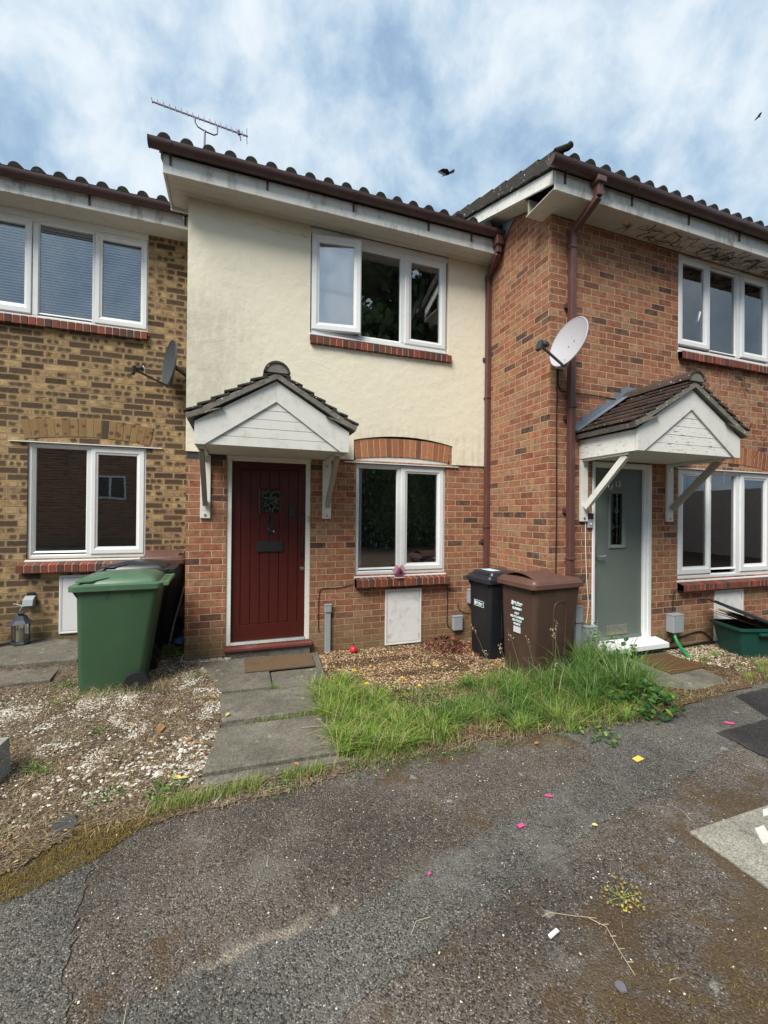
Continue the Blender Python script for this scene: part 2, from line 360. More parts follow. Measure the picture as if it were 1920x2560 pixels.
M_GLH = glass_mat('upper_window_glass', (.98, .99, .99), refl=.09)
M_GLL = glass_mat('dark_window_glass', (.95, .96, .955), .125)

def asphalt(name, cols, moss=.5, speck=.55, grey=.3):
    m, t, out = new_mat(name)
    pos = t.node('ShaderNodeNewGeometry').outputs['Position']
    big = t.noise(pos, 1.1, 5, .6)
    c = t.mix(t.ss(big, .35, .65), cols[0], cols[1])
    v = t.node('ShaderNodeTexVoronoi', feature='F1'); t.set(v.inputs['Vector'], pos); v.inputs['Scale'].default_value = 170
    cell = t.xyz(v.outputs['Color'])[0]
    c = t.mix(.85, c, t.mix(cell, (.22, .22, .22), (.80, .80, .80)), 'OVERLAY')
    li = t.m('MULTIPLY', t.m('GREATER_THAN', cell, .91), speck)
    c = t.mix(t.m('MULTIPLY', li, t.ss(v.outputs['Distance'], .6, .3)), c, cols[2])
    dk = t.m('MULTIPLY', t.m('LESS_THAN', cell, .2), .5); c = t.mix(dk, c, (.012, .011, .010))
    gm = t.m('MULTIPLY', t.ss(t.noise(t.vm('ADD', pos, (7, 3, 0)), 2.6, 7, .68), .5, .7), grey)
    c = t.mix(gm, c, (.20, .19, .175))
    mx_, my_, mz_ = t.xyz(pos)
    lr = t.m('ADD', t.m('MULTIPLY', t.ss(mx_, .4, 1.4), t.ss(my_, -3.3, -3.75)), t.m('MULTIPLY', t.ss(mx_, 1.7, 2.1), t.ss(my_, -3.0, -3.25)))
    ed = t.m('MULTIPLY', t.ss(my_, -2.62, -2.42), t.ss(mx_, .2, 1.2))
    mn = t.m('ADD', t.noise(t.vm('ADD', pos, (2, 9, 0)), 3.2, 10, .75), t.m('MULTIPLY', t.m('ADD', lr, ed), .10))
    mm = t.ss(mn, .545, .66); c = t.mix(t.m('MULTIPLY', mm, moss), c, t.mix(t.noise(pos, 90, 3, .7), (.022, .012, .004), (.13, .078, .028)))
    blotch = t.ss(t.vor(t.vm('ADD', pos, t.vm('SCALE', t.noise(pos, 9, 3, .6, col=True), sc=.12)), 3.6), .085, .045)
    if name.startswith('old'):
        sx = t.ss(t.m('ABSOLUTE', t.m('SUBTRACT', t.m('SUBTRACT', my_, t.m('MULTIPLY', mx_, .15)), t.m('ADD', -3.262, t.m('MULTIPLY', t.m('SUBTRACT', t.noise(pos, 14, 4, .6), .5), .09)))), .045, .01)
        sx = t.m('MULTIPLY', t.m('MULTIPLY', sx, t.ss(mx_, -.16, -.05)), t.m('MULTIPLY', t.ss(mx_, .34, .2), .75)); c = t.mix(sx, c, t.mix(cell, (.14, .12, .095), (.34, .30, .25)))
    c = t.mix(t.m('MULTIPLY', blotch, .6), c, t.mix(t.noise(pos, 70, 3, .7), (.12, .12, .11), (.46, .46, .42)))
    h = t.m('ADD', t.m('MULTIPLY', v.outputs['Distance'], -1.), t.m('MULTIPLY', t.noise(pos, 260, 3, .7), .6))
    principled(t, out, c, .85, .25, 0, t.bump(h, .9, .006)); return m
M_AS = asphalt('old_brown_asphalt', ((.068, .057, .049), (.116, .099, .085), (.46, .43, .38)), .65, .55, .42)
M_ASG = asphalt('grey_asphalt_patch', ((.074, .071, .063), (.112, .107, .095), (.44, .43, .40)), .15, .5, .45)
M_ASD = asphalt('dark_asphalt_patch', ((.022, .021, .022), (.036, .034, .034), (.12, .12, .12)), .05, .25, .12)
def conc(name, a, b, dark=.3):
    m, t, out = new_mat(name)
    pos = t.node('ShaderNodeNewGeometry').outputs['Position']
    c = t.mix(t.ss(t.noise(pos, 2.4, 9, .7), .3, .7), a, b)
    c = t.mix(t.m('MULTIPLY', t.ss(t.noise(pos, 5, 10, .8), .5, .64), dark), c, (.05, .045, .035))
    c = t.mix(t.m('MULTIPLY', t.ss(t.noise(t.vm('ADD', pos, (4, 4, 0)), 9, 10, .85), .60, .68), .6), c, (.42, .41, .37))
    bl = t.ss(t.vor(t.vm('ADD', pos, t.vm('SCALE', t.noise(pos, 25, 3, .6, col=True), sc=.04)), 7), .13, .07)
    c = t.mix(t.m('MULTIPLY', bl, .45), c, (.45, .45, .41))
    v = t.node('ShaderNodeTexVoronoi', feature='F1'); t.set(v.inputs['Vector'], pos); v.inputs['Scale'].default_value = 210
    cell = t.xyz(v.outputs['Color'])[0]
    c = t.mix(.6, c, t.mix(cell, (.15, .15, .15), (.85, .85, .85)), 'OVERLAY')
    principled(t, out, c, .9, .15, 0, t.bump(t.m('ADD', cell, t.m('MULTIPLY', t.noise(pos, 14, 6, .7), 3)), .6, .006)); return m
M_SLAB = conc('old_paving_slab', (.10, .092, .074), (.185, .172, .145), .55); M_CONC = conc('pale_concrete', (.20, .19, .165), (.30, .29, .25), .5)
M_TROUGH = conc('grey_stone_trough', (.25, .25, .235), (.36, .36, .34), .1)
def soil(name, cols):
    m, t, out = new_mat(name)
    pos = t.node('ShaderNodeNewGeometry').outputs['Position']
    v = t.node('ShaderNodeTexVoronoi', feature='F1'); t.set(v.inputs['Vector'], t.vm('MULTIPLY', pos, (1, 1.6, 1))); v.inputs['Scale'].default_value = 85
    cell = t.xyz(v.outputs['Color'])[0]
    c = t.ramp(cell, [(0, cols[0]), (.4, cols[1]), (.75, cols[2]), (1, cols[3])])
    c = t.mix(t.ss(t.noise(pos, 4, 6, .7), .4, .62), c, t.mix(.5, c, cols[0]))
    principled(t, out, c, .95, .1, 0, t.bump(t.m('ADD', v.outputs['Distance'], t.noise(pos, 60, 5, .7)), 1., .015)); return m
M_SOILL = soil('brown_garden_soil', ((.05, .036, .024), (.14, .105, .07), (.25, .20, .145), (.42, .36, .28)))
M_SOILR = soil('gravelly_soil', ((.035, .025, .016), (.11, .07, .04), (.22, .14, .08), (.40, .29, .18)))
M_WST = island('white_stones', [(0, (.24, .21, .17)), (.25, (.44, .41, .36)), (.7, (.66, .64, .59)), (1, (.28, .25, .20))], .8, .2, .2, 60)
M_TST = island('tan_gravel', [(0, (.10, .045, .02)), (.2, (.24, .115, .05)), (.45, (.36, .215, .105)), (.7, (.50, .38, .24)), (.88, (.62, .55, .43)), (1, (.12, .075, .05))], .75, .25, .2, 60)
M_CST = island('cream_gravel', [(0, (.25, .20, .14)), (.4, (.45, .40, .31)), (.8, (.58, .54, .46)), (1, (.18, .14, .10))], .8, .2, .2, 60)
M_GRS = island('green_grass', [(0, (.065, .135, .022)), (.25, (.135, .25, .034)), (.5, (.215, .345, .05)), (.72, (.31, .40, .08)), (.84, (.36, .36, .13)), (.93, (.42, .36, .2)), (1, (.50, .43, .27))], .55, .3, .1, 30, .35, 0)
M_GRT = island('blue_green_tall_grass', [(0, (.045, .11, .028)), (.4, (.08, .175, .035)), (.8, (.14, .26, .05)), (.93, (.22, .32, .08)), (1, (.45, .40, .24))], .5, .35, .1, 30, .35, 0)
M_DRY = island('dry_straw', [(0, (.11, .07, .04)), (.4, (.24, .165, .095)), (.75, (.42, .33, .20)), (1, (.58, .50, .35))], .8, .2, .1, 30, .2, 0)
M_MOSS = island('golden_moss', [(0, (.09, .055, .016)), (.4, (.17, .115, .030)), (.8, (.27, .195, .055)), (1, (.16, .15, .05))], .9, .1, .1, 30, .2, 0)
M_LEAF = island('green_leaves', [(0, (.022, .065, .014)), (.4, (.045, .125, .022)), (.75, (.085, .20, .03)), (.95, (.22, .36, .04)), (1, (.40, .42, .05))], .45, .45, .15, 40, .3, 0)
M_BRL = island('bramble_leaves', [(0, (.02, .07, .018)), (.5, (.04, .12, .026)), (.84, (.075, .19, .03)), (.93, (.30, .42, .05)), (1, (.45, .46, .06))], .45, .45, .2, 60, .28, 0)
M_TREE = island('tree_foliage', [(0, (.05, .09, .045)), (.5, (.11, .165, .075)), (1, (.20, .27, .12))], .6, .3, .1, 10, .2, 0)
M_SEED = island('seed_heads', [(0, (.30, .25, .15)), (.5, (.45, .39, .26)), (1, (.36, .24, .18))], .8, .2, .1, 30, .2, 0)
M_STEM = simple('grass_stem', (.16, .21, .07), .6, .3, bump=0)
M_BARK = simple('bark', (.09, .07, .05), .9, .1, bump=.6, bscale=12)
M_TWIG = simple('dead_twigs', (.13, .085, .06), .9, .1, var=.4, bump=.2)
M_LITO = island('orange_leaf', [(0, (.24, .09, .03)), (.5, (.36, .17, .06)), (1, (.28, .14, .07))], .6, .3, .5, 50, .15, 0)
M_LITY = island('yellow_leaf', [(0, (.50, .42, .10)), (1, (.62, .55, .22))], .6, .3, .3, 50, .15, 0)
M_WEED = island('golden_weed', [(0, (.10, .13, .03)), (.4, (.28, .24, .05)), (.8, (.45, .34, .09)), (1, (.35, .16, .05))], .7, .2, .2, 50, .15, 0)
M_MULCH = island('leaf_mulch', [(0, (.05, .035, .022)), (.25, (.13, .08, .048)), (.5, (.24, .165, .10)), (.7, (.36, .28, .19)), (.85, (.35, .15, .06)), (.93, (.14, .17, .05)), (1, (.42, .36, .24))], .85, .15, .3, 50, .1, 0)
M_LITR = island('dark_red_leaf', [(0, (.06, .015, .012)), (.5, (.12, .03, .02)), (1, (.20, .07, .04))], .6, .3, .3, 50, .1, 0)
M_DAND = island('dandelion_yellow', [(0, (.75, .55, .01)), (1, (.85, .70, .02))], .6, .2, .1, 30, .2, 0)
M_GBIN = simple('green_bin_plastic', (.036, .082, .042), .5, .4, var=.08, scale=5, bump=.12, bscale=200, dirt=.35, dirtcol=(.075, .125, .075), dscale=2.5)
M_GLID = simple('green_lid_plastic', (.060, .125, .075), .42, .45, var=.15, scale=5, bump=.1, bscale=200, dirt=.55, dirtcol=(.17, .22, .11), dscale=4)
M_KBIN = simple('black_bin_plastic', (.010, .011, .014), .45, .4, var=.2, bump=.15, bscale=200, dirt=.15, dirtcol=(.04, .04, .035))
M_KLID = simple('black_lid_plastic', (.018, .021, .028), .33, .5, var=.2, bump=.1, bscale=200, dirt=.2, dirtcol=(.06, .06, .06))
M_BBIN = simple('brown_bin_plastic', (.058, .033, .026), .5, .35, var=.1, scale=4, bump=.15, bscale=200, dirt=.5, dirtcol=(.11, .075, .06), dscale=2.5)
M_BLID = simple('brown_lid_plastic', (.10, .052, .042), .42, .4, var=.14, scale=4, bump=.1, bscale=200, dirt=.35, dirtcol=(.17, .11, .09))
M_TYRE = simple('rubber_tyre', (.012, .012, .014), .7, .3, bump=.2)
M_HUB = simple('black_hub', (.06, .063, .072), .45, .4, bump=.05)
M_DISHW = simple('pale_grey_dish', (.38, .375, .41), .5, .35, var=.05, bump=.05, dirt=.25, dirtcol=(.36, .35, .37), dscale=18)
M_DISHK = simple('dark_grey_dish', (.045, .055, .062), .45, .4, var=.15, bump=.05, dirt=.3, dirtcol=(.12, .12, .09))
M_LNB = simple('dark_lnb', (.035, .045, .042), .5, .4, bump=.03)
M_TXT = simple('white_print', (.62, .74, .76), .5, .3, var=.02, bump=0)
M_STK = simple('pale_sticker', (.45, .62, .72), .5, .3, var=.4, scale=60, bump=0)
M_BOXG = simple('dark_green_crate', (.008, .052, .042), .45, .4, var=.12, bump=.1)
M_CARD = simple('cardboard', (.45, .32, .22), .85, .1, var=.15, bump=.2)
M_PAPR = simple('folded_brown_card', (.11, .065, .045), .8, .1, var=.2, bump=.1)
M_HOSE = simple('green_hose', (.008, .19, .065), .35, .5, var=.15, bump=.05)
M_COIR = simple('brown_coir', (.095, .052, .030), .95, .05, var=.45, scale=70, bump=1, bscale=160, dirt=.3, dirtcol=(.07, .04, .02), dscale=9)
M_COIR2 = simple('old_brown_mat', (.115, .080, .052), .95, .05, var=.3, scale=30, bump=.8, bscale=180, dirt=.6, dirtcol=(.08, .055, .032), dscale=7)
M_CANDLE = simple('cream_candle', (.68, .64, .42), .5, .3, var=.03, bump=0)
M_LANT = simple('blue_black_lantern_metal', (.045, .055, .075), .35, .5, metal=.3, var=.3, bump=.1, dirt=.25, dirtcol=(.22, .22, .22))
M_PURP = simple('purple_paint', (.16, .045, .10), .55, .3, var=.15, bump=.1)
M_PINK = simple('faded_pink_paint', (.58, .30, .33), .6, .3, var=.15, bump=.1, dirt=.3, dirtcol=(.4, .3, .28))
M_PLY = simple('pale_plywood', (.52, .45, .34), .7, .2, var=.1, bump=.1)
M_REDB = simple('red_rubber', (.55, .02, .03), .4, .4, var=.1, bump=.02)
M_TEALB = simple('teal_rubber', (.02, .14, .14), .4, .4, var=.1, bump=.02)
M_HOTP = simple('hot_pink_plastic', (.55, .07, .24), .5, .3, var=.05, bump=0)
M_YELP = simple('yellow_paper', (.55, .46, .10), .6, .2, var=.1, bump=0)
M_SLATE = simple('grey_slate', (.13, .12, .14), .7, .3, bump=.2)
M_BIRD = simple('bird_dark', (.03, .03, .04), .8, .1, bump=0); M_BIRDW = simple('bird_pale', (.55, .53, .52), .8, .1, bump=0)
M_ANT = simple('antenna_metal', (.11, .085, .13), .5, .4, metal=.3, var=.1, bump=0)
M_HEDGE = simple('dark_fence_timber', (.42, .36, .33), .9, .1, var=.3, bump=.3, bscale=10)
M_BLUE = simple('blue_plastic_bag', (.02, .09, .22), .35, .4, var=.4, scale=20, bump=.3)

# ------------------------------------------------------------------ mesh helper
def tagp(o, label=None, cat=None, group=None, kind=None):
    if label: o['label'] = label
    if cat: o['category'] = cat
    if group: o['group'] = group
    if kind: o['kind'] = kind
    return o
def thing(name, label, cat, loc=(0, 0, 0), rz=0, group=None):
    o = bpy.data.objects.new(name, None); COL.objects.link(o); o.location = loc; o.rotation_euler = (0, 0, rz)
    o.empty_display_size = .1
    return tagp(o, label, cat, group)
def root_of(o):
    while o.parent: o = o.parent
    return o
class MB:
    def __init__(s): s.v = []; s.f = []
    def add(s, vs, fs):
        b = len(s.v); s.v += [tuple(map(float, p)) for p in vs]; s.f += [tuple(b+i for i in f) for f in fs]; return s
    def box(s, x0, x1, y0, y1, z0, z1):
        if x0 > x1: x0, x1 = x1, x0
        if y0 > y1: y0, y1 = y1, y0
        if z0 > z1: z0, z1 = z1, z0
        return s.add([(x0, y0, z0), (x1, y0, z0), (x1, y1, z0), (x0, y1, z0), (x0, y0, z1), (x1, y0, z1), (x1, y1, z1), (x0, y1, z1)],
                     [(0, 3, 2, 1), (4, 5, 6, 7), (0, 1, 5, 4), (1, 2, 6, 5), (2, 3, 7, 6), (3, 0, 4, 7)])
    def obox(s, c, size, rot):
        hx, hy, hz = [q/2 for q in size]
        vs = [Vector(c)+rot @ Vector((x, y, z)) for x, y, z in ((-hx, -hy, -hz), (hx, -hy, -hz), (hx, hy, -hz), (-hx, hy, -hz), (-hx, -hy, hz), (hx, -hy, hz), (hx, hy, hz), (-hx, hy, hz))]
        return s.add(vs, [(0, 3, 2, 1), (4, 5, 6, 7), (0, 1, 5, 4), (1, 2, 6, 5), (2, 3, 7, 6), (3, 0, 4, 7)])
    def beam(s, p0, p1, w, h, upv=(0, 0, 1)):
        p0, p1 = Vector(p0), Vector(p1); d = (p1-p0); L = d.length; d.normalize()
        x = d.cross(Vector(upv)).normalized(); z = x.cross(d)
        rot = Matrix((x, d, z)).transposed()
        return s.obox((p0+p1)/2, (w, L, h), rot)
    def prism(s, pts, axis, a, b):
        n = len(pts)
        def mk(p, q):
            if axis == 'y': return (p[0], q, p[1])
            if axis == 'x': return (q, p[0], p[1])
            return (p[0], p[1], q)
        vs = [mk(p, a) for p in pts]+[mk(p, b) for p in pts]
        fs = [tuple(range(n)), tuple(range(2*n-1, n-1, -1))]+[(i, i+n, (i+1) % n+n, (i+1) % n) for i in range(n)]
        return s.add(vs, fs)
    def ring(s, x0, x1, z0, z1, l, r, b, t, prof, flip=False):
        """mitred frame in the XZ plane; prof = [(fraction of width inwards, y)]"""
        base = len(s.v); k = len(prof)
        for fr, y in prof:
            s.v += [(x0+l*fr, y, z0+b*fr), (x1-r*fr, y, z0+b*fr), (x1-r*fr, y, z1-t*fr), (x0+l*fr, y, z1-t*fr)]
        for i in range(k):
            j = (i+1) % k
            for q in range(4):
                q2 = (q+1) % 4
                s.f.append((base+i*4+q, base+i*4+q2, base+j*4+q2, base+j*4+q))
        return s
    def tube(s, path, r, n=8, caps=True, r1=None):
        path = [Vector(p) for p in path]; base = len(s.v); m = len(path); prevx = None
        for i, p in enumerate(path):
            d = (path[min(i+1, m-1)]-path[max(i-1, 0)]).normalized()
            if prevx is None:
                a = Vector((0, 0, 1)) if abs(d.z) < .9 else Vector((1, 0, 0)); x = d.cross(a).normalized()
            else: x = (prevx-d*prevx.dot(d)).normalized()
            prevx = x; y = d.cross(x); rr = r if r1 is None else r+(r1-r)*i/(m-1)
            for k in range(n):
                an = 2*math.pi*k/n+(math.pi/4 if n == 4 else 0); s.v.append(tuple(p+x*math.cos(an)*rr+y*math.sin(an)*rr))
        for i in range(m-1):
            for k in range(n): k2 = (k+1) % n; s.f.append((base+i*n+k, base+i*n+k2, base+(i+1)*n+k2, base+(i+1)*n+k))
        if caps: s.f.append(tuple(base+k for k in range(n))[::-1]); s.f.append(tuple(base+(m-1)*n+k for k in range(n)))
        return s
    def lathe(s, prof, c=(0, 0, 0), n=20, axis='z'):
        base = len(s.v); k = len(prof)
        for r, h in prof:
            for i in range(n):
                a = 2*math.pi*i/n; ca, sa = math.cos(a)*r, math.sin(a)*r
                p = {'z': (ca, sa, h), 'y': (ca, h, sa), 'x': (h, ca, sa)}[axis]
                s.v.append((p[0]+c[0], p[1]+c[1], p[2]+c[2]))
        for j in range(k-1):
            for i in range(n): i2 = (i+1) % n; s.f.append((base+j*n+i, base+j*n+i2, base+(j+1)*n+i2, base+(j+1)*n+i))
        s.f.append(tuple(base+i for i in range(n))[::-1]); s.f.append(tuple(base+(k-1)*n+i for i in range(n)))
        return s
    def loft(s, loops, cap=True):
        base = len(s.v); n = len(loops[0])
        for L in loops: s.v += [tuple(p) for p in L]
        for j in range(len(loops)-1):
            for i in range(n): i2 = (i+1) % n; s.f.append((base+j*n+i, base+j*n+i2, base+(j+1)*n+i2, base+(j+1)*n+i))
        if cap: s.f.append(tuple(base+i for i in range(n))[::-1]); s.f.append(tuple(base+(len(loops)-1)*n+i for i in range(n)))
        return s
    def xf(s, mat, start=0):
        for i in range(start, len(s.v)): s.v[i] = tuple(mat @ Vector(s.v[i]))
        return s
    def build(s, name, mat, parent=None, bevel=0, smooth=False, local=False, seg=2):
        off = Vector((0, 0, 0))
        if parent is not None and not local: off = root_of(parent).location
        me = bpy.data.meshes.new(name)
        vs = s.v if off.length == 0 else [(a-off.x, b-off.y, c-off.z) for a, b, c in s.v]
        me.from_pydata(vs, [], s.f); me.validate(); me.update()
        import bmesh
        bm = bmesh.new(); bm.from_mesh(me); bmesh.ops.recalc_face_normals(bm, faces=bm.faces[:])
        bm.to_mesh(me); bm.free()
        me.materials.append(mat)
        o = bpy.data.objects.new(name, me); COL.objects.link(o)
        if parent is not None: o.parent = parent
        if smooth:
            for p in me.polygons: p.use_smooth = True
            try: me.set_sharp_from_angle(angle=R(38))
            except Exception: pass
        if bevel:
            md = o.modifiers.new('bevel', 'BEVEL'); md.width = bevel; md.segments = seg; md.limit_method = 'ANGLE'; md.angle_limit = R(35)
            md.harden_normals = False
        return o
def copy_tree(o, parent=None):
    c = o.copy(); COL.objects.link(c); c.parent = parent
    for ch in list(o.children): copy_tree(ch, c)
    return c
def text(name, body, size, mat, mtx, parent, extrude=.001, align='CENTER', bold=0):
    cu = bpy.data.curves.new(name, 'FONT'); cu.body = body; cu.size = size; cu.extrude = extrude; cu.align_x = align; cu.align_y = 'CENTER'; cu.offset = bold
    tmp = bpy.data.objects.new('tmp', cu); COL.objects.link(tmp)
    dg = bpy.context.evaluated_depsgraph_get(); me = bpy.data.meshes.new_from_object(tmp.evaluated_get(dg))
    bpy.data.objects.remove(tmp); bpy.data.curves.remove(cu)
    me.transform(mtx); me.name = name; me.materials.clear(); me.materials.append(mat)
    o = bpy.data.objects.new(name, me); COL.objects.link(o); o.parent = parent; return o
def gz(x, y):
    xs = [-4, -1.4, -.5, .3, 1.3, 2.8, 4, 7]; zs = [.085, .07, .02, 0, -.05, -.055, -.03, -.03]
    z = float(np.interp(x, xs, zs)); w_ = min(1, max(0, (y+2.3)/1.7)) if z < 0 else min(1, max(0, (y+.9)/1.5)); w_ = w_*w_*(3-2*w_)
    return z*w_

# ------------------------------------------------------------------ ground
def sheet(name, x0, x1, y0, y1, nx, ny, dz, mat, bump=0, seed=0, kind='structure', inside=None, label=None):
    m = MB(); rs = np.random.RandomState(seed)
    X = np.linspace(x0, x1, nx); Y = np.linspace(y0, y1, ny); Z = np.zeros((ny, nx))
    g = rs.rand(ny, nx); k = g.copy()
    for _ in range(2): k = (np.roll(k, 1, 0)+np.roll(k, -1, 0)+np.roll(k, 1, 1)+np.roll(k, -1, 1)+k)/5
    for j, y in enumerate(Y):
        for i, x in enumerate(X): m.v.append((x, y, gz(x, y)+dz+bump*(k[j, i]*1.6+g[j, i]*.3-.6)))
    for j in range(ny-1):
        for i in range(nx-1):
            cx, cy = (X[i]+X[i+1])/2, (Y[j]+Y[j+1])/2
            if inside is None or inside(cx, cy): a = j*nx+i; m.f.append((a, a+1, a+nx+1, a+nx))
    o = m.build(name, mat, smooth=True); tagp(o, label, None, None, kind); return o
m = MB()
xs = sorted(set([-300, -100, -40, -15]+[round(-8+i*.5, 2) for i in range(45)]+[20, 40, 100, 300]))
ys = sorted(set([-300, -100, -40, -20, -12, -8]+[round(-6+i*.4, 2) for i in range(23)]+[4, 8, 20, 60, 300]))
for y in ys:
    for x in xs: m.v.append((x, y, gz(x, y)))
for j in range(len(ys)-1):
    for i in range(len(xs)-1): a = j*len(xs)+i; m.f.append((a, a+1, a+len(xs)+1, a+len(xs)))
tagp(m.build('ground', M_AS, smooth=True), kind='structure')
def inpoly(poly):
    def f(x, y):
        c = False; n = len(poly)
        for i in range(n):
            x1, y1 = poly[i]; x2, y2 = poly[(i+1) % n]
            if (y1 > y) != (y2 > y) and x < (x2-x1)*(y-y1)/(y2-y1)+x1: c = not c
        return c
    return f
def jag(poly, amp=.012, step=.05, seed=1):
    rs = random.Random(seed); out = []
    for i in range(len(poly)):
        a, b = Vector(poly[i]), Vector(poly[(i+1) % len(poly)]); L = (b-a).length; n = max(1, int(L/step))
        for k in range(n):
            p = a.lerp(b, k/n); out.append((p.x+rs.uniform(-amp, amp), p.y+rs.uniform(-amp, amp)))
    return out
def flat(name, poly, z, mat, seed=1, amp=.012, kind='structure'):
    pts = jag(poly, amp*1.3, .03, seed); mm = MB(); mm.add([(x, y, gz(x, y)+z) for x, y in pts], [tuple(range(len(pts)))])
    import bmesh
    o = mm.build(name, mat); me = o.data; bm = bmesh.new(); bm.from_mesh(me); bmesh.ops.triangulate(bm, faces=bm.faces[:])
    for f in bm.faces:
        if f.normal.z < 0: f.normal_flip()
    bm.to_mesh(me); bm.free(); tagp(o, kind=kind); return o
flat('asphalt_patch', [(-.39, -3.33), (-.11, -3.28), (.14, -3.26), (.42, -3.24), (.70, -3.16), (.95, -3.11), (1.16, -3.04), (1.54, -2.93), (2.13, -2.77), (2.25, -2.58), (2.2, -2.42), (2.9, -2.30), (4.7, -2.15), (6.5, -2.2), (6.5, -2.6),
      (3.9, -2.75), (3.25, -2.91), (2.77, -3.0), (2.31, -3.08), (1.81, -3.17), (1.47, -3.25), (1.11, -3.35), (.88, -3.40), (.67, -3.46), (.47, -3.52), (.31, -3.57), (.1, -3.7), (-.3, -4.1), (-1.4, -4.4), (-.7, -3.6)], .004, M_ASG, 3)
flat('asphalt_patch', [(-1.7, -2.72), (-.89, -2.69), (-.80, -2.60), (-.64, -2.55), (-.59, -2.69), (-.58, -2.87), (-.56, -3.01), (-.54, -3.14), (-.47, -3.31), (-.7, -3.6), (-1.0, -4.2), (-2.4, -4.0)], .0045, M_ASG, 5)
flat('asphalt_patch', [(3.29, -2.75), (3.90, -2.735), (7, -2.68), (7, -3.08), (3.27, -3.08)], .008, M_ASD, 6, .006)
flat('asphalt_patch', [(4.13, -2.37), (4.9, -2.33), (7, -2.3), (7, -2.66), (3.94, -2.72)], .0085, M_ASD, 7, .006)
m = MB(); m.box(2.135, 3.6, -4.6, -3.365, -.05, .012); tagp(m.build('concrete_pad', M_CONC, bevel=.006), kind='structure')
m = MB()
for p in ([(2.46, -3.46), (2.53, -3.46), (2.46, -3.54), (2.38, -3.54)], [(2.66, -3.385), (2.82, -3.385), (2.78, -3.42), (2.60, -3.42)]): m.prism(p, 'z', .012, .014)
tagp(m.build('road_paint_marks', simple('worn_road_paint', (.50, .50, .47), .9, .1, var=.2, bump=.4, dirt=.9, dirtcol=(.22, .21, .19), dscale=16)), kind='structure')
# garden beds
LB = [(-.04, -.02), (-.25, -.45), (-.12, -.95), (-.10, -1.5), (-.20, -2.15), (-.12, -2.36), (-.40, -2.42), (-.75, -2.42), (-.95, -2.62), (-4.5, -2.9), (-4.5, 1.0), (-.54, 1.0), (-.54, -.02)]
RB = [(.86, -.01), (.86, -.3), (.78, -.95), (.64, -1.45), (.66, -2.2), (1.05, -2.27), (1.6, -2.28), (2.2, -2.36), (2.6, -2.38), (3.4, -2.38), (4.2, -2.30), (4.9, -2.26), (7, -2.2), (7, -1.22), (3.1, -1.22), (3.1, -.01)]
sheet('garden_soil', -4.4, -.02, -2.9, 1.0, 140, 120, .005, M_SOILL, .013, 1, inside=inpoly(LB))
sheet('garden_soil', .62, 6.8, -2.42, -.0, 170, 80, .005, M_SOILR, .012, 2, inside=inpoly(RB))
flat('garden_soil', [(-.45, -2.30), (-.19, -2.18), (.7, -2.17), (1.0, -2.2), (1.0, -2.29), (.35, -2.42), (-.1, -2.44), (-.4, -2.46)], .007, M_SOILL, 9)
# paving slabs of the path
def slab(poly, zoff=.022):
    cx = sum(p[0] for p in poly)/len(poly); cy = sum(p[1] for p in poly)/len(poly); z = gz(cx, cy)
    mm = MB(); mm.prism(poly, 'z', z-.05, z+zoff); o = mm.build('paving_slab', M_SLAB, bevel=.006); tagp(o, kind='structure'); return o
slab([(-.36, -.12), (.30, -.12), (.30, -.96), (-.13, -.94), (-.25, -.48)]); slab([(.315, -.12), (.86, -.12), (.80, -.9), (.72, -1.0), (.315, -.97)])
slab([(-.14, -1.0), (.72, -1.05), (.63, -1.53), (-.10, -1.50)]); slab([(-.12, -1.60), (.70, -1.62), (.68, -2.16), (-.19, -2.13)], .026)
slab([(-.22, -2.15), (.66, -2.175), (.70, -2.25), (-.26, -2.235)], .010)
slab([(3.55, -1.22), (4.70, -1.22), (4.62, -1.55), (4.42, -2.16), (3.9, -2.18), (3.56, -1.9)])
slab([(-2.75, 1.0), (-2.0, 1.0), (-1.45, .55), (-1.5, .1), (-2.3, .12), (-2.9, .12)], .03); slab([(-2.4, .06), (-1.62, .05), (-1.58, -.30), (-2.6, -.36)], .024)
slab([(-3.7, 1.0), (-2.8, 1.0), (-2.95, .12), (-3.7, .1)], .026)

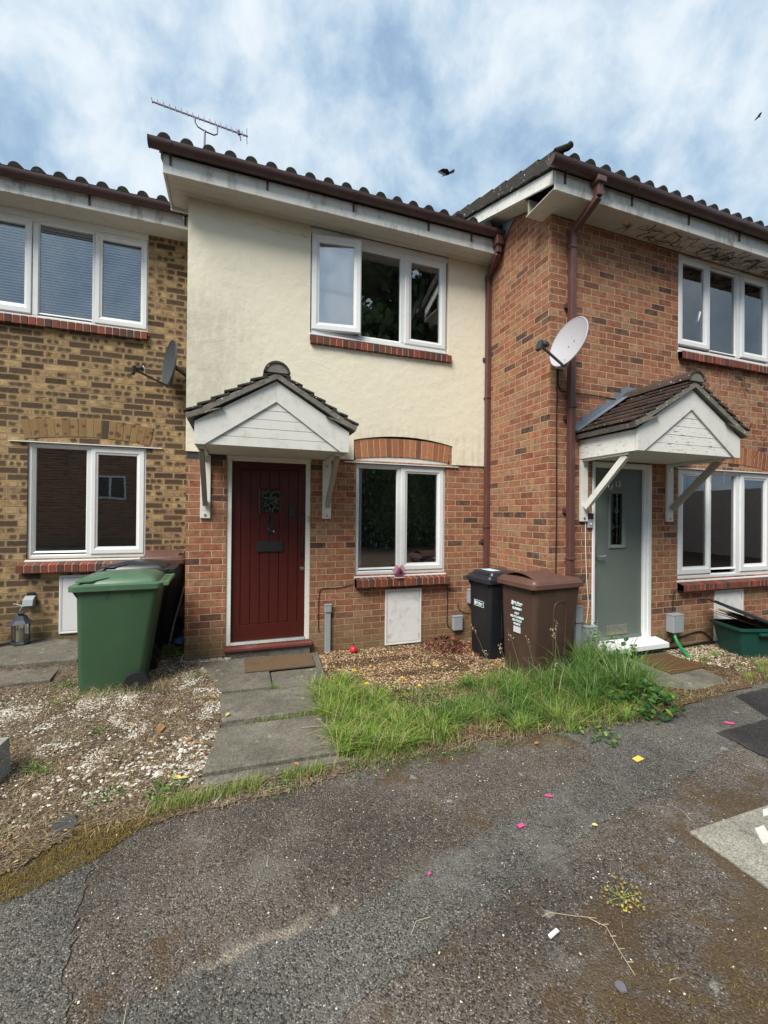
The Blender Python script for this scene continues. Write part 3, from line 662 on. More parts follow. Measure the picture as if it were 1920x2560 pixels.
# ------------------------------------------------------------------ scatter
ICO = None
def stones(name, n, region, size, mat, zoff=.008, flatk=.55, prob=None, seed=0, label=None):
    rs = np.random.RandomState(seed); x0, x1, y0, y1, inside = region
    ov = np.array([(1, 0, 0), (-1, 0, 0), (0, 1, 0), (0, -1, 0), (0, 0, 1), (0, 0, -1), (.62, .62, .5), (-.62, .62, .5), (-.62, -.62, .5), (.62, -.62, .5)])
    of = [(4, 6, 7), (4, 7, 8), (4, 8, 9), (4, 9, 6), (0, 2, 6), (2, 1, 7), (1, 3, 8), (3, 0, 9), (6, 2, 7), (7, 1, 8), (8, 3, 9), (9, 0, 6), (0, 5, 2), (2, 5, 1), (1, 5, 3), (3, 5, 0)]
    V = []; F = []; c = 0; tries = 0
    while c < n and tries < n*12:
        tries += 1
        x, y = rs.uniform(x0, x1), rs.uniform(y0, y1)
        if not inside(x, y): continue
        if prob and rs.rand() > prob(x, y): continue
        s = rs.uniform(*size)/2; a = rs.uniform(0, 6.28)
        p = ov*(1+rs.uniform(-.25, .25, ov.shape)); p = p*np.array((s, s*rs.uniform(.55, 1), s*flatk*rs.uniform(.6, 1.1)))
        t = rs.uniform(-.4, .4); ct, st = math.cos(t), math.sin(t); ca, sa = math.cos(a), math.sin(a)
        p = p @ np.array(((1, 0, 0), (0, ct, -st), (0, st, ct))).T @ np.array(((ca, -sa, 0), (sa, ca, 0), (0, 0, 1))).T
        p = p+np.array((x, y, gz(x, y)+zoff+s*flatk*rs.uniform(.1, .8)))
        b = len(V); V.extend(map(tuple, p)); F.extend([(b+i, b+j, b+k) for i, j, k in of]); c += 1
    me = bpy.data.meshes.new(name); me.from_pydata(V, [], F); me.materials.append(mat); me.update()
    o = bpy.data.objects.new(name, me); COL.objects.link(o); tagp(o, label, None, None, 'stuff'); return o
def fbm(seed):
    rs = np.random.RandomState(seed); a = rs.rand(64, 64)
    def f(x, y, s=3.):
        x, y = (x*s) % 64, (y*s) % 64; i, j = int(x), int(y); fx, fy = x-i, y-j; i2, j2 = (i+1) % 64, (j+1) % 64
        fx, fy = fx*fx*(3-2*fx), fy*fy*(3-2*fy)
        return (a[i, j]*(1-fx)+a[i2, j]*fx)*(1-fy)+(a[i, j2]*(1-fx)+a[i2, j2]*fx)*fy
    return f
nA, nB, nC = fbm(1), fbm(2), fbm(3)
def bell(v, c, w_): return math.exp(-((v-c)/w_)**2)
LBf, RBf = inpoly(LB), inpoly(RB)
noslab = lambda x, y: not (x < -1.45 and y > -.38)
def p_white(x, y):
    band = max(bell(y, -.68, .26)*(1 if x < -.6 else .55), bell(y, -.15, .42) if x > -.75 else 0)
    return min(1, band*1.2)*(.12+.9*(nA(x, y, 4.5) > .46))
stones('white_gravel', 11500, (-2.6, -.05, -1.45, .2, lambda x, y: LBf(x, y) and noslab(x, y)), (.007, .018), M_WST, prob=p_white, seed=3)
stones('white_gravel', 3600, (-1.6, -.12, -2.3, -1.1, LBf), (.006, .018), M_WST, prob=lambda x, y: .07+.8*(nB(x, y, 6) > .68), seed=4)
stones('white_pebbles', 420, (-1.1, -.14, -2.22, -1.45, LBf), (.013, .038), M_WST, .004, .6,
       prob=lambda x, y: min(1, 1.1*bell(y, -1.98+.25*(x+.5)*.2, .16)*bell(x, -.45, .42)*(nC(x, y, 9) > .38)+.05+.7*bell(y, -1.72, .12)*bell(x, -.35, .22)), seed=5)
stones('tan_gravel', 14500, (.7, 3.0, -1.75, -.02, RBf), (.008, .021), M_TST, prob=lambda x, y: (1 if y > -1.3 else .6)*(.22+.78*(nC(x, y, 4.5) > .34)), seed=6)
stones('cream_gravel', 2600, (4.55, 6.4, -2.0, -1.24, lambda x, y: RBf(x, y) and x > 4.62-.3*(y+1.3)), (.010, .024), M_CST, prob=lambda x, y: bell(y, -1.3-.55*max(0, 5.4-x)*.6, .42), seed=8)
stones('stray_grit', 900, (-.9, 3.2, -4.2, -2.3, lambda x, y: True), (.003, .010), M_WST, .002, .6, prob=lambda x, y: .5, seed=9)

def blades(name, n, region, h, wd, mat, lean=.5, prob=None, seed=0, zoff=.005, label=None, curl=.5, hfun=None, clump=0):
    rs = np.random.RandomState(seed); x0, x1, y0, y1, inside = region; V = []; F = []; c = 0; tries = 0
    cl = [(rs.uniform(x0, x1), rs.uniform(y0, y1)) for _ in range(clump)]
    while c < n and tries < n*15:
        tries += 1
        if clump and rs.rand() < .75:
            q = cl[rs.randint(clump)]; x, y = q[0]+rs.normal(0, .025), q[1]+rs.normal(0, .025)
        else: q = None; x, y = rs.uniform(x0, x1), rs.uniform(y0, y1)
        if not inside(x, y): continue
        if prob and rs.rand() > prob(x, y): continue
        hh = rs.uniform(*h)*(hfun(x, y) if hfun else 1); w_ = rs.uniform(*wd); a = rs.uniform(0, 6.28)
        if q is not None: a = math.atan2(y-q[1], x-q[0])+rs.normal(0, .6)
        la = rs.uniform(.1, lean)*hh; dx_, dy_ = math.cos(a), math.sin(a); px, py = -dy_*w_/2, dx_*w_/2
        z0 = gz(x, y)+zoff; b = len(V); cu = rs.uniform(0, curl)
        K = 4
        for k in range(K):
            t = k/(K-1); off = la*t*t*(1+cu); zz = hh*(t-cu*.45*t*t*t); ww = (1-t*.85) if k < K-1 else .05
            V.append((x+dx_*off+px*ww, y+dy_*off+py*ww, z0+zz)); V.append((x+dx_*off-px*ww, y+dy_*off-py*ww, z0+zz))
        for k in range(K-1): F.append((b+2*k, b+2*k+1, b+2*k+3, b+2*k+2))
        c += 1
    me = bpy.data.meshes.new(name); me.from_pydata(V, [], F); me.materials.append(mat); me.update()
    o = bpy.data.objects.new(name, me); COL.objects.link(o); tagp(o, label, None, None, 'stuff'); return o
GP = [(.74, -.80), (.70, -1.05), (.62, -1.45), (.66, -2.2), (1.05, -2.29), (1.6, -2.29), (2.2, -2.38), (2.45, -2.5), (2.8, -2.42), (3.35, -2.40), (3.66, -2.1), (3.75, -1.72), (3.5, -1.45), (3.0, -1.55), (2.3, -1.25), (1.9, -1.42), (1.4, -1.30), (1.0, -1.22)]
GPf = inpoly(GP)
def gprob(x, y):
    hole = bell(x, 1.52, .36)*bell(y, -1.62, .26)+.75*bell(x, 2.35, .25)*bell(y, -2.0, .2)
    return max(.03, (1-hole*1.25)*(.12+.88*(nA(x+9, y+3, 5.2) > .42)))*(1 if (y < -1.5 or x > 2.2 or x < 1.0) else .5)
def ghf(x, y): return .55+.9*nB(x, y, 3)+(.45 if x > 2.2 else 0)
LG = inpoly([(.64, -.95), (.60, -1.5), (.62, -2.22), (1.1, -2.29), (1.45, -2.25), (1.35, -1.95), (1.15, -1.65), (1.2, -1.35), (.95, -.95)])
blades('lawn_grass', 7500, (.6, 3.8, -2.5, -.8, GPf), (.03, .10), (.003, .007), M_GRS, 1.5, gprob, 21, hfun=ghf, clump=210)
blades('lawn_grass', 4200, (.58, 1.5, -2.3, -.9, LG), (.05, .15), (.004, .010), M_GRS, 1.5, None, 19, clump=70, curl=.8)
blades('lawn_grass', 1500, (.58, 3.6, -2.45, -.9, GPf), (.05, .14), (.005, .010), M_GRT, 1.5, lambda x, y: .1+.9*(nA(x+4, y+1, 5) > .6), 18, clump=60, curl=.8)
blades('dry_grass', 3200, (.65, 3.8, -2.45, -.9, GPf), (.02, .09), (.002, .005), M_DRY, 2.2, None, 20, clump=90)
blades('tall_grass', 3000, (1.95, 3.6, -2.25, -1.35, inpoly([(1.35, -2.05), (2.1, -1.45), (2.5, -1.25), (2.65, -1.55), (3.2, -1.55), (3.62, -1.32), (3.75, -1.7), (3.4, -2.2), (2.3, -2.25), (1.9, -2.15)])), (.12, .38), (.004, .010), M_GRT, 1.0,
       lambda x, y: .15+.85*bell(x, 3.1, .6), 22, curl=.9, clump=46, hfun=lambda x, y: .65+.6*bell(x, 3.25, .4))
blades('tall_grass', 700, (1.25, 1.95, -2.12, -1.78, lambda x, y: True), (.07, .17), (.004, .007), M_GRT, 1.1, None, 24, curl=.9, clump=12)
blades('tall_grass', 900, (3.25, 3.78, -1.75, -1.24, lambda x, y: True), (.12, .36), (.003, .006), M_GRS, .6, None, 25, curl=.6, clump=22)
blades('verge_grass', 1900, (-.42, 1.05, -2.42, -2.2, lambda x, y: y < -2.19-.03*x), (.02, .07), (.002, .004), M_GRS, .9, lambda x, y: bell(y, -2.33+.08*x, .05)*(.15+.85*(nC(x, 1, 5) > .38)), 26)
blades('joint_grass', 500, (.05, .78, -1.60, -1.50, lambda x, y: True), (.015, .05), (.002, .004), M_GRS, .9, lambda x, y: bell(y, -1.565, .022)*(.2+.8*(x > .15)), 27)
blades('joint_grass', 220, (.0, .75, -1.06, -.94, lambda x, y: True), (.01, .04), (.002, .004), M_GRS, .9, lambda x, y: bell(y, -1.015, .018)*(1 if .28 < x < .36 or x > .5 else .3), 28)
blades('joint_grass', 90, (.27, .35, -1.02, -.93, lambda x, y: True), (.03, .07), (.002, .004), M_GRS, .9, None, 29)
blades('dry_grass', 14000, (-2.4, -.1, -2.75, -.3, lambda x, y: LBf(x, y) and noslab(x, y)), (.008, .04), (.0015, .0035), M_DRY, 3.2,
       lambda x, y: (.25+.75*(nB(x+5, y, 4) > .35))*(1-.75*bell(y, -.75, .3)), 30, zoff=.006)
blades('sparse_grass', 1500, (-2.3, -.1, -2.4, .1, lambda x, y: LBf(x, y) and noslab(x, y)), (.015, .06), (.002, .004), M_GRS, 1.2,
       lambda x, y: (nC(x+2, y+7, 5) > .66)*.9+.03, 31, clump=60)
blades('bin_grass', 420, (-1.3, -.55, -.78, -.62, lambda x, y: True), (.04, .13), (.002, .004), M_DRY, 1.4, None, 32, curl=.9)
blades('bin_grass', 160, (-1.3, -.55, -.8, -.60, lambda x, y: True), (.04, .12), (.002, .004), M_GRS, 1.2, None, 33, curl=.9)
blades('dry_grass', 3600, (3.5, 6.8, -2.35, -1.3, lambda x, y: RBf(x, y) and not (3.5 < x < 4.6 and y > -2.16)), (.012, .06), (.002, .004), M_DRY, 1.8,
       lambda x, y: (.2+.8*bell(y, -2.2, .16)) if x < 4.9 else .2+.8*bell(y, -1.95, .3), 34)
blades('sparse_grass', 2600, (3.5, 6.8, -2.35, -1.5, lambda x, y: RBf(x, y) and not (3.5 < x < 4.55 and y > -2.16)), (.02, .09), (.002, .004), M_GRS, 1.,
       lambda x, y: (nA(x+3, y, 4) > .45)*.9+.05, 35, clump=40)
blades('dry_grass', 1500, (.7, 3.4, -2.52, -2.2, lambda x, y: True), (.01, .05), (.002, .004), M_DRY, 2.2, lambda x, y: bell(y, -2.29-.05*(x-1), .05), 36)
blades('dry_grass', 1200, (-.75, 1.2, -2.56, -2.26, lambda x, y: True), (.006, .03), (.0015, .003), M_DRY, 2.6, lambda x, y: bell(y, -2.44+.12*max(0, x), .05), 40)
MS = inpoly([(-1.5, -2.42), (-1.0, -2.44), (-.80, -2.44), (-.72, -2.33), (-.50, -2.35), (-.30, -2.33), (-.13, -2.28), (-.12, -2.36), (-.30, -2.42), (-.46, -2.50), (-.60, -2.64), (-.80, -2.74), (-1.0, -2.80), (-1.5, -2.84)])
blades('edge_moss', 22000, (-1.5, -.1, -2.84, -2.24, MS), (.004, .015), (.002, .004), M_MOSS, 1.4, lambda x, y: .25+.75*(nB(x, y, 9) > .3), 37, zoff=.003)
blades('edge_moss', 1600, (.9, 2.4, -2.62, -2.3, inpoly([(1.5, -2.33), (2.2, -2.42), (2.25, -2.6), (1.9, -2.5)])), (.003, .009), (.002, .004), M_MOSS, 1.4, lambda x, y: .3, 38, zoff=.003)
blades('edge_moss', 2200, (.7, 2.2, -4.2, -3.75, inpoly([(1.0, -3.8), (1.5, -3.72), (2.0, -3.85), (1.9, -4.2), (1.0, -4.1)])), (.003, .008), (.002, .004), M_MOSS, 1.4, lambda x, y: .9*(nA(x, y, 12) > .45), 39, zoff=.001)

def leafmesh(V, F, c, L, W, a, tilt, rs, fold=.25):
    b = len(V); n = 6
    rot = Matrix.Rotation(a, 3, 'Z') @ Matrix.Rotation(tilt, 3, 'Y') @ Matrix.Rotation(rs.uniform(-.5, .5), 3, 'X')
    pts = [(0, 0, 0), (.25, .32, fold*.3), (.55, .46, fold*.4), (.85, .25, fold*.2), (1, 0, 0), (.85, -.25, fold*.2), (.55, -.46, fold*.4), (.25, -.32, fold*.3), (.5, 0, 0)]
    for x, y, z in pts: V.append(tuple(Vector(c)+rot @ Vector((x*L, y*W, z*W))))
    for i in range(8): F.append((b+i, b+(i+1) % 8, b+8))
def leaves(name, n, fn, L, mat, seed, label=None, tilt=(-.9, .5), W=.8, kind='stuff', parent=None, off=(0, 0, 0)):
    rs = random.Random(seed); V = []; F = []
    for _ in range(n):
        c = fn(rs); l = rs.uniform(*L); leafmesh(V, F, [c[i]-off[i] for i in range(3)], l, l*W, rs.uniform(0, 6.28), rs.uniform(*tilt), rs)
    me = bpy.data.meshes.new(name); me.from_pydata(V, [], F); me.materials.append(mat); me.update()
    o = bpy.data.objects.new(name, me); COL.objects.link(o)
    if parent: o.parent = parent
    elif kind: tagp(o, label, None, None, kind)
    return o
# mulch of leaf bits
def mfn(q):
    while True:
        x, y = q.uniform(-2.4, -.08), q.uniform(-2.75, .2)
        if LBf(x, y) and noslab(x, y) and q.random() < .25+.75*(nB(x+5, y, 4) > .35): return (x, y, gz(x, y)+.010+q.uniform(0, .008))
leaves('leaf_mulch', 7500, mfn, (.007, .024), M_MULCH, 61, tilt=(-.5, .4), W=.55)
def mfn2(q):
    while True:
        x, y = q.gauss(2.45, .35), q.gauss(-.35, .28)
        if RBf(x, y): return (x, y, gz(x, y)+.012+q.uniform(0, .02))
leaves('leaf_mulch', 1500, mfn2, (.012, .034), M_LITR, 62, tilt=(-.6, .5), W=.6)
def mfn3(q):
    while True:
        x, y = q.uniform(.7, 3.8), q.uniform(-2.45, -.05)
        if RBf(x, y) : return (x, y, gz(x, y)+.010+q.uniform(0, .008))
leaves('leaf_mulch', 5500, mfn3, (.007, .022), M_MULCH, 63, tilt=(-.5, .4), W=.55)
blades('tarmac_debris', 900, (-.8, 4.5, -4.2, -2.35, lambda x, y: True), (.004, .02), (.001, .003), M_DRY, 4.0, lambda x, y: .3+.7*(nA(x, y, 4) > .5), 66, zoff=.003)
def dfn(q): x, y = q.uniform(-.8, 4.5), q.uniform(-4.2, -2.4); return (x, y, .006)
leaves('tarmac_debris', 330, dfn, (.004, .013), M_MULCH, 67, tilt=(-.3, .1), W=.5)
def cfn(q):
    while True:
        x, y = q.uniform(.66, 3.6), q.uniform(-2.42, -1.15)
        if GPf(x, y) and nB(x+1, y+2, 5) > .40: return (x, y, gz(x, y)+.012+q.uniform(0, .055))
leaves('clover', 6500, cfn, (.008, .019), M_LEAF, 64, tilt=(-.7, .3), W=.8)
def wfn(q):
    while True:
        x, y = q.uniform(-.5, 3.5), q.gauss(-2.36, .06)
        if nC(x+4, y, 4) > .52: return (x, y-.03*max(0, x-1)*.3, gz(x, y)+.008+q.uniform(0, .03))
leaves('edge_weeds', 800, wfn, (.008, .018), M_LEAF, 65, tilt=(-.7, .3), W=.7)
# small ground weeds
def plant(name, label, cat, c, r, h, n, L, mat, seed, group=None, stems=6):
    z = gz(c[0], c[1]); t = thing(name, label, cat, (c[0], c[1], z), 0, group); rs = random.Random(seed); mm = MB()
    for k in range(stems):
        a = rs.uniform(0, 6.28); rr = rs.uniform(.2, 1)*r; e = (c[0]+math.cos(a)*rr, c[1]+math.sin(a)*rr, z+h*rs.uniform(.5, 1))
        mm.tube([(c[0], c[1], z), ((c[0]+e[0])/2+rs.uniform(-.01, .01), (c[1]+e[1])/2, z+h*.55), e], .0018, 5)
    mm.build('stem', M_STEM if mat is not M_LITR else M_TWIG, t)
    def fn(q):
        a = q.uniform(0, 6.28); rr = math.sqrt(q.random())*r; return (c[0]+math.cos(a)*rr, c[1]+math.sin(a)*rr, z+.01+h*q.random()*(1-.5*(rr/r)))
    leaves('foliage', n, fn, L, mat, seed, parent=t, off=t.location); return t
plant('bramble_bush', 'low bramble with broad green leaves spilling onto the tarmac right of the grass', 'bramble', (3.12, -2.27), .30, .21, 260, (.035, .07), M_BRL, 41, stems=14)
plant('bramble_bush', 'upright leafy bramble with yellow-green tips in front of the white doorstep', 'bramble', (3.62, -1.66), .20, .44, 130, (.04, .07), M_BRL, 42, stems=10)
plant('bramble_bush', 'dark green weed climbing behind the brown bin beside the grey box', 'weed', (3.50, -1.42), .13, .55, 150, (.02, .045), M_LEAF, 43, stems=10)
plant('leafy_weed', 'dark broad-leaved weed low in the middle of the lawn edge', 'weed', (1.98, -2.06), .15, .07, 40, (.03, .055), M_BRL, 44)
plant('leafy_weed', 'small bright green weed growing at the corner between white pebbles and moss', 'weed', (-.38, -2.22), .10, .05, 70, (.015, .03), M_LEAF, 45)
plant('leafy_weed', 'green weed tuft at the foot of the grass beside the grey tarmac strip', 'weed', (2.42, -2.52), .14, .06, 70, (.018, .035), M_LEAF, 46)
plant('leafy_weed', 'weed with reddish leaves at the brick corner left of the red door', 'weed', (-.66, .12), .13, .17, 90, (.02, .04), M_LEAF, 47)
plant('leafy_weed', 'little yellow-green clover patch in the brown mulch left of the path', 'weed', (-.92, -1.35), .06, .03, 30, (.012, .022), M_LEAF, 48)
plant('leafy_weed', 'low green weed between the slabs and the white gravel, left of the green bin', 'weed', (-1.45, -.42), .10, .05, 45, (.015, .03), M_LEAF, 49)
plant('leafy_weed', 'low green weed at the right side of the stone trough', 'weed', (-1.12, -1.80), .09, .05, 45, (.015, .03), M_LEAF, 50)
plant('leafy_weed', 'green seedling patch at the mulch edge above the drain cover', 'weed', (-.68, -2.16), .09, .035, 45, (.012, .024), M_LEAF, 51)
plant('leafy_weed', 'heap of dead dark red leaves and weed below the small wall box', 'dead leaves', (2.42, -.22), .26, .13, 170, (.025, .05), M_LITR, 52)
plant('leafy_weed', 'small dry golden weed lying on the tarmac at lower right', 'weed', (1.51, -3.53), .085, .02, 110, (.007, .014), M_WEED, 53, stems=12)
# grass seed heads
def seedstalk(i, base, tip, hang):
    z = gz(*base); t = thing('grass_stalk', SEEDL[i], 'grass stalk', (base[0], base[1], z), 0, 'seeding grass stalks by the bins'); rs = random.Random(60+i)
    mid = ((base[0]*.6+tip[0]*.4), (base[1]*.6+tip[1]*.4), z+tip[2]*.62)
    pts = []
    for k in range(9):
        u = k/8; pts.append(tuple((1-u)**2*a+2*u*(1-u)*b+u*u*c for a, b, c in zip((base[0], base[1], z), mid, (tip[0], tip[1], z+tip[2]))))
    MB().tube(pts, .0022, 5, r1=.0012).build('stem', M_STEM, t)
    V = []; F = []
    for k in range(16):
        u = rs.uniform(.80, 1); j = min(7, int(u*8)); p = Vector(pts[j]).lerp(Vector(pts[j+1]), u*8-j)
        p += Vector([rs.uniform(-.014, .014) for _ in range(3)]); leafmesh(V, F, p-t.location, rs.uniform(.012, .022), .009, rs.uniform(0, 6.28), rs.uniform(-1.4, -.4), rs)
    me = bpy.data.meshes.new('seed_head'); me.from_pydata(V, [], F); me.materials.append(M_SEED); o = bpy.data.objects.new('seed_head', me); COL.objects.link(o); o.parent = t
SEEDL = ['tall straight seed stalk in front of the right panel of the brown bin', 'seed stalk leaning left in front of the black bin label',
         'seed stalk bending over the lower front corner of the brown bin', 'leaning seed stalk left of the brown bin letters',
         'seed stalk in front of the brown bin, right of the printed text', 'short pale seed stalk before the base of the black bin',
         'seed stalk rising just right of the tallest one by the brown bin', 'long dry stalk arching at the foot of the brown bin',
         'slender dark-stemmed stalk standing alone in the middle of the lawn', 'dry stalk arching over the grass beside the path']
for i, (b, t_) in enumerate([((2.75, -1.72), (2.78, -1.70, .62)), ((2.33, -1.35), (2.12, -1.30, .55)), ((2.35, -1.66), (2.22, -1.62, .42)), ((2.42, -1.72), (2.27, -1.68, .56)), ((2.52, -1.78), (2.40, -1.76, .52)),
                             ((2.30, -1.45), (2.20, -1.40, .32)), ((2.86, -1.73), (2.72, -1.71, .55)), ((2.5, -1.95), (2.60, -1.9, .30)), ((1.52, -1.72), (1.50, -1.60, .42)), ((1.25, -1.95), (.95, -1.75, .22))]): seedstalk(i, b, t_, 0)
# yellow flowers
FL = ['yellow flower nearest the red ball', 'yellow flower low on the left edge of the tan gravel', 'yellow flower in the gravel in front of the meter cupboard', 'yellow flower in the middle of the lawn, left of the tall stalk',
      'yellow flower just right of the one in the middle of the lawn', 'yellow flower low in the thick grass beside the path']
for i, (x, y) in enumerate([(1.22, -.95), (1.02, -1.10), (1.78, -1.28), (1.40, -1.32), (1.44, -1.62), (1.02, -1.5)]):
    z = gz(x, y); t = thing('yellow_flower', FL[i], 'flower', (x, y, z), 0, 'dandelions in the lawn'); h = .13+.025*(i % 3)
    MB().tube([(x, y, z), (x+.004, y, z+h*.6), (x, y-.004, z+h)], .0016, 5).build('stem', M_STEM, t)
    V = []; F = []; rs = random.Random(70+i)
    for k in range(22):
        a = k*2.399; leafmesh(V, F, (0, -.004, h), .022*rs.uniform(.7, 1), .009, a, -rs.uniform(.1, .8), rs, .1)
    me = bpy.data.meshes.new('petals'); me.from_pydata(V, [], F); me.materials.append(M_DAND); o = bpy.data.objects.new('petals', me); COL.objects.link(o); o.parent = t
# fallen leaves and litter
LIT = [('large curled orange-brown leaf on the mulch left of the path', M_LITO, (-.52, -1.53), .085), ('orange leaf beside the white pebbles, left of the lowest slab', M_LITO, (-.33, -1.72), .06),
       ('orange leaf at the left edge of the lowest slab', M_LITO, (-.22, -1.77), .06), ('pale yellow leaf lying on the white pebbles', M_LITY, (-.36, -2.11), .075), ('yellow-orange leaf right of the pale yellow one', M_LITY, (-.26, -2.13), .05),
       ('orange leaf just above the pale yellow one on the pebbles', M_LITO, (-.37, -2.03), .05), ('small dark red leaf touching the lowest slab', M_LITR, (-.17, -1.95), .04), ('red-brown leaf on the tarmac below the grass verge', M_LITR, (.40, -2.37), .06),
       ('orange leaf on the corner of the path above the verge', M_LITO, (.37, -2.22), .045), ('orange leaf right of the green bin wheel, by the slab', M_LITO, (-.16, -1.05), .06), ('yellow-green leaf at the left edge of the middle slab', M_LITY, (-.08, -1.45), .05),
       ('long pale yellow leaf at the edge of the grass beside the grey tarmac', M_LITY, (2.55, -2.43), .09), ('small orange leaf far left on the mulch near the trough', M_LITO, (-1.12, -1.60), .055),
       ('small orange and yellow leaf on the tarmac below the lawn', M_LITO, (1.92, -2.47), .04), ('pale leaf on the brown doormat by the red door', M_LITY, (.40, -.38), .045), ('small pale oval leaf on the tarmac left of the concrete pad', M_LITY, (1.70, -3.18), .03)]
for i, (lb, mt, (x, y), L) in enumerate(LIT):
    V = []; F = []; rs = random.Random(90+i); zz = .032 if ((-.15 < x < .8) and (-2.2 < y < -.1)) or i == 6 else .014
    leafmesh(V, F, (0, 0, zz), L, L*.55, rs.uniform(0, 6.28), rs.uniform(-.25, -.05), rs, .5)
    me = bpy.data.meshes.new('fallen_leaf'); me.from_pydata(V, [], F); me.materials.append(mt); o = bpy.data.objects.new('fallen_leaf', me); COL.objects.link(o)
    md = o.modifiers.new('s', 'SOLIDIFY'); md.thickness = .0012
    o.location = (x, y, gz(x, y)); tagp(o, lb, 'leaf', 'fallen leaves')
def scrap(name, lb, cat, c, pts, mat, th=.002, rz=0, z=.010, group=None):
    mm = MB(); mm.prism(pts, 'z', z, z+th)
    o = mm.build(name, mat); o.location = (c[0], c[1], gz(*c)); o.rotation_euler = (0, 0, rz); tagp(o, lb, cat, group); return o
q = [(-.022, -.006), (-.004, -.009), (.021, -.007), (.024, .001), (.008, .006), (-.018, .005)]
scrap('plastic_scrap', 'long hot pink plastic scrap on the border of the grey tarmac strip', 'litter', (1.649, -2.93), q, M_HOTP, .004, -.5)
scrap('plastic_scrap', 'hot pink plastic scrap in the middle of the grey tarmac strip', 'litter', (1.358, -3.07), [(-.02, -.012), (.02, -.010), (.017, .011), (-.015, .009)], M_HOTP, .004, .1)
scrap('plastic_scrap', 'tiny pink scrap on the grey tarmac, lowest of the pink bits', 'litter', (.80, -3.182), [(-.007, -.006), (.007, -.005), (.006, .008), (-.006, .006)], M_HOTP, .004, .3)
scrap('plastic_scrap', 'pink plastic scrap by the dark tarmac patch at the right edge', 'litter', (3.535, -2.689), [(-.033, -.012), (.0, -.016), (.03, -.008), (.032, .012), (-.028, .015)], M_HOTP, .004, -.7)
scrap('paper_scrap', 'yellow wrapper on the grey tarmac strip', 'litter', (2.446, -2.821), [(-.04, -.018), (.035, -.022), (.04, .02), (-.032, .02)], M_YELP, .003, .2)
scrap('plastic_scrap', 'white plastic strip on the brown tarmac at lower right', 'litter', (1.126, -3.567), [(-.024, -.008), (.026, -.006), (.026, .007), (-.022, .006)], M_WHITE, .005, .2)
scrap('slate_chip', 'small angular grey slate chip near the bottom right of the tarmac', 'stone', (1.212, -3.783), [(-.014, -.012), (.004, -.02), (.018, -.004), (.014, .012), (-.006, .017), (-.014, .01)], M_SLATE, .006, .2)
scrap('glass_shard', 'thin pale shard standing at the edge of the moss below the pebbles', 'litter', (-.092, -2.38), [(-.006, -.035), (.006, -.035), (.010, .055), (.006, .055)], M_DISHW, .004, -.45)
m = MB(); m.tube([(1.13, -3.50, .012), (1.17, -3.50, .018), (1.235, -3.53, .014), (1.33, -3.57, .01)], .0012, 5); m.tube([(1.30, -3.56, .012), (1.335, -3.612, .014), (1.31, -3.69, .012), (1.292, -3.77, .010)], .0016, 5)
for k in range(7): m.tube([(1.33-.005*k, -3.60-.022*k, .014), (1.33-.005*k+.018*(-1)**k, -3.61-.022*k, .018)], .0016, 4)
tagp(m.build('dry_twig', M_SEED), 'thin pale dry twig lying on the tarmac below the golden weed', 'twig')
m = MB(); m.tube([(.62, -3.40, .008), (.66, -3.36, .012), (.72, -3.36, .01)], .0016, 4); m.tube([(.70, -1.85, .035), (.56, -1.83, .042), (.44, -1.80, .034)], .002, 5); m.tube([(.72, -1.9, .035), (.6, -1.95, .045), (.52, -2.03, .034)], .002, 5); m.tube([(.7, -1.86, .035), (.56, -1.9, .05), (.46, -1.9, .034)], .0016, 5)
tagp(m.build('dry_twig', M_SEED), 'tangle of straw stalks lying on the right of the lowest slab', 'twig')

# ------------------------------------------------------------------ houses
def wall_y(mb, x0, x1, z0, z1, Y, holes, depth=.1, side=-1):
    xs_ = sorted(set([x0, x1]+[h[0] for h in holes]+[h[1] for h in holes])); zs_ = sorted(set([z0, z1]+[h[2] for h in holes]+[h[3] for h in holes]))
    for i in range(len(xs_)-1):
        for j in range(len(zs_)-1):
            cx, cz = (xs_[i]+xs_[i+1])/2, (zs_[j]+zs_[j+1])/2
            if any(h[0] < cx < h[1] and h[2] < cz < h[3] for h in holes): continue
            a, b, c, d = xs_[i], xs_[i+1], zs_[j], zs_[j+1]
            mb.add([(a, Y, c), (b, Y, c), (b, Y, d), (a, Y, d)], [(0, 1, 2, 3)])
    for a, b, c, d in holes:
        for p in (((a, c), (a, d)), ((a, d), (b, d)), ((b, d), (b, c)), ((b, c), (a, c))):
            (xa, za), (xb, zb_) = p; mb.add([(xa, Y, za), (xb, Y, zb_), (xb, Y+depth, zb_), (xa, Y+depth, za)], [(0, 1, 2, 3)])
def soldier(house, name, x0, x1, z0, z1, yf, yb, slope=.025, mat=M_SOLD, pitch=.075):
    mm = MB(); n = round((x1-x0)/pitch); w_ = (x1-x0)/n; rs = random.Random(int(x0*100))
    for i in range(n):
        a = x0+i*w_+.005; b = x0+(i+1)*w_-.005; j = rs.uniform(-.003, .003)
        mm.prism([(yf+j, z0+rs.uniform(-.003, .003)), (yf+j, z1), (yb, z1+slope), (yb, z0)], 'x', a, b)
    o = mm.build(name, mat, house, bevel=.003)
    mm = MB(); mm.prism([(yf+.006, z0+.004), (yf+.006, z1-.004), (yb, z1+slope-.005), (yb, z0+.004)], 'x', x0+.005, x1-.005); mm.build('sill_mortar', M_VRAM, o)
    return o
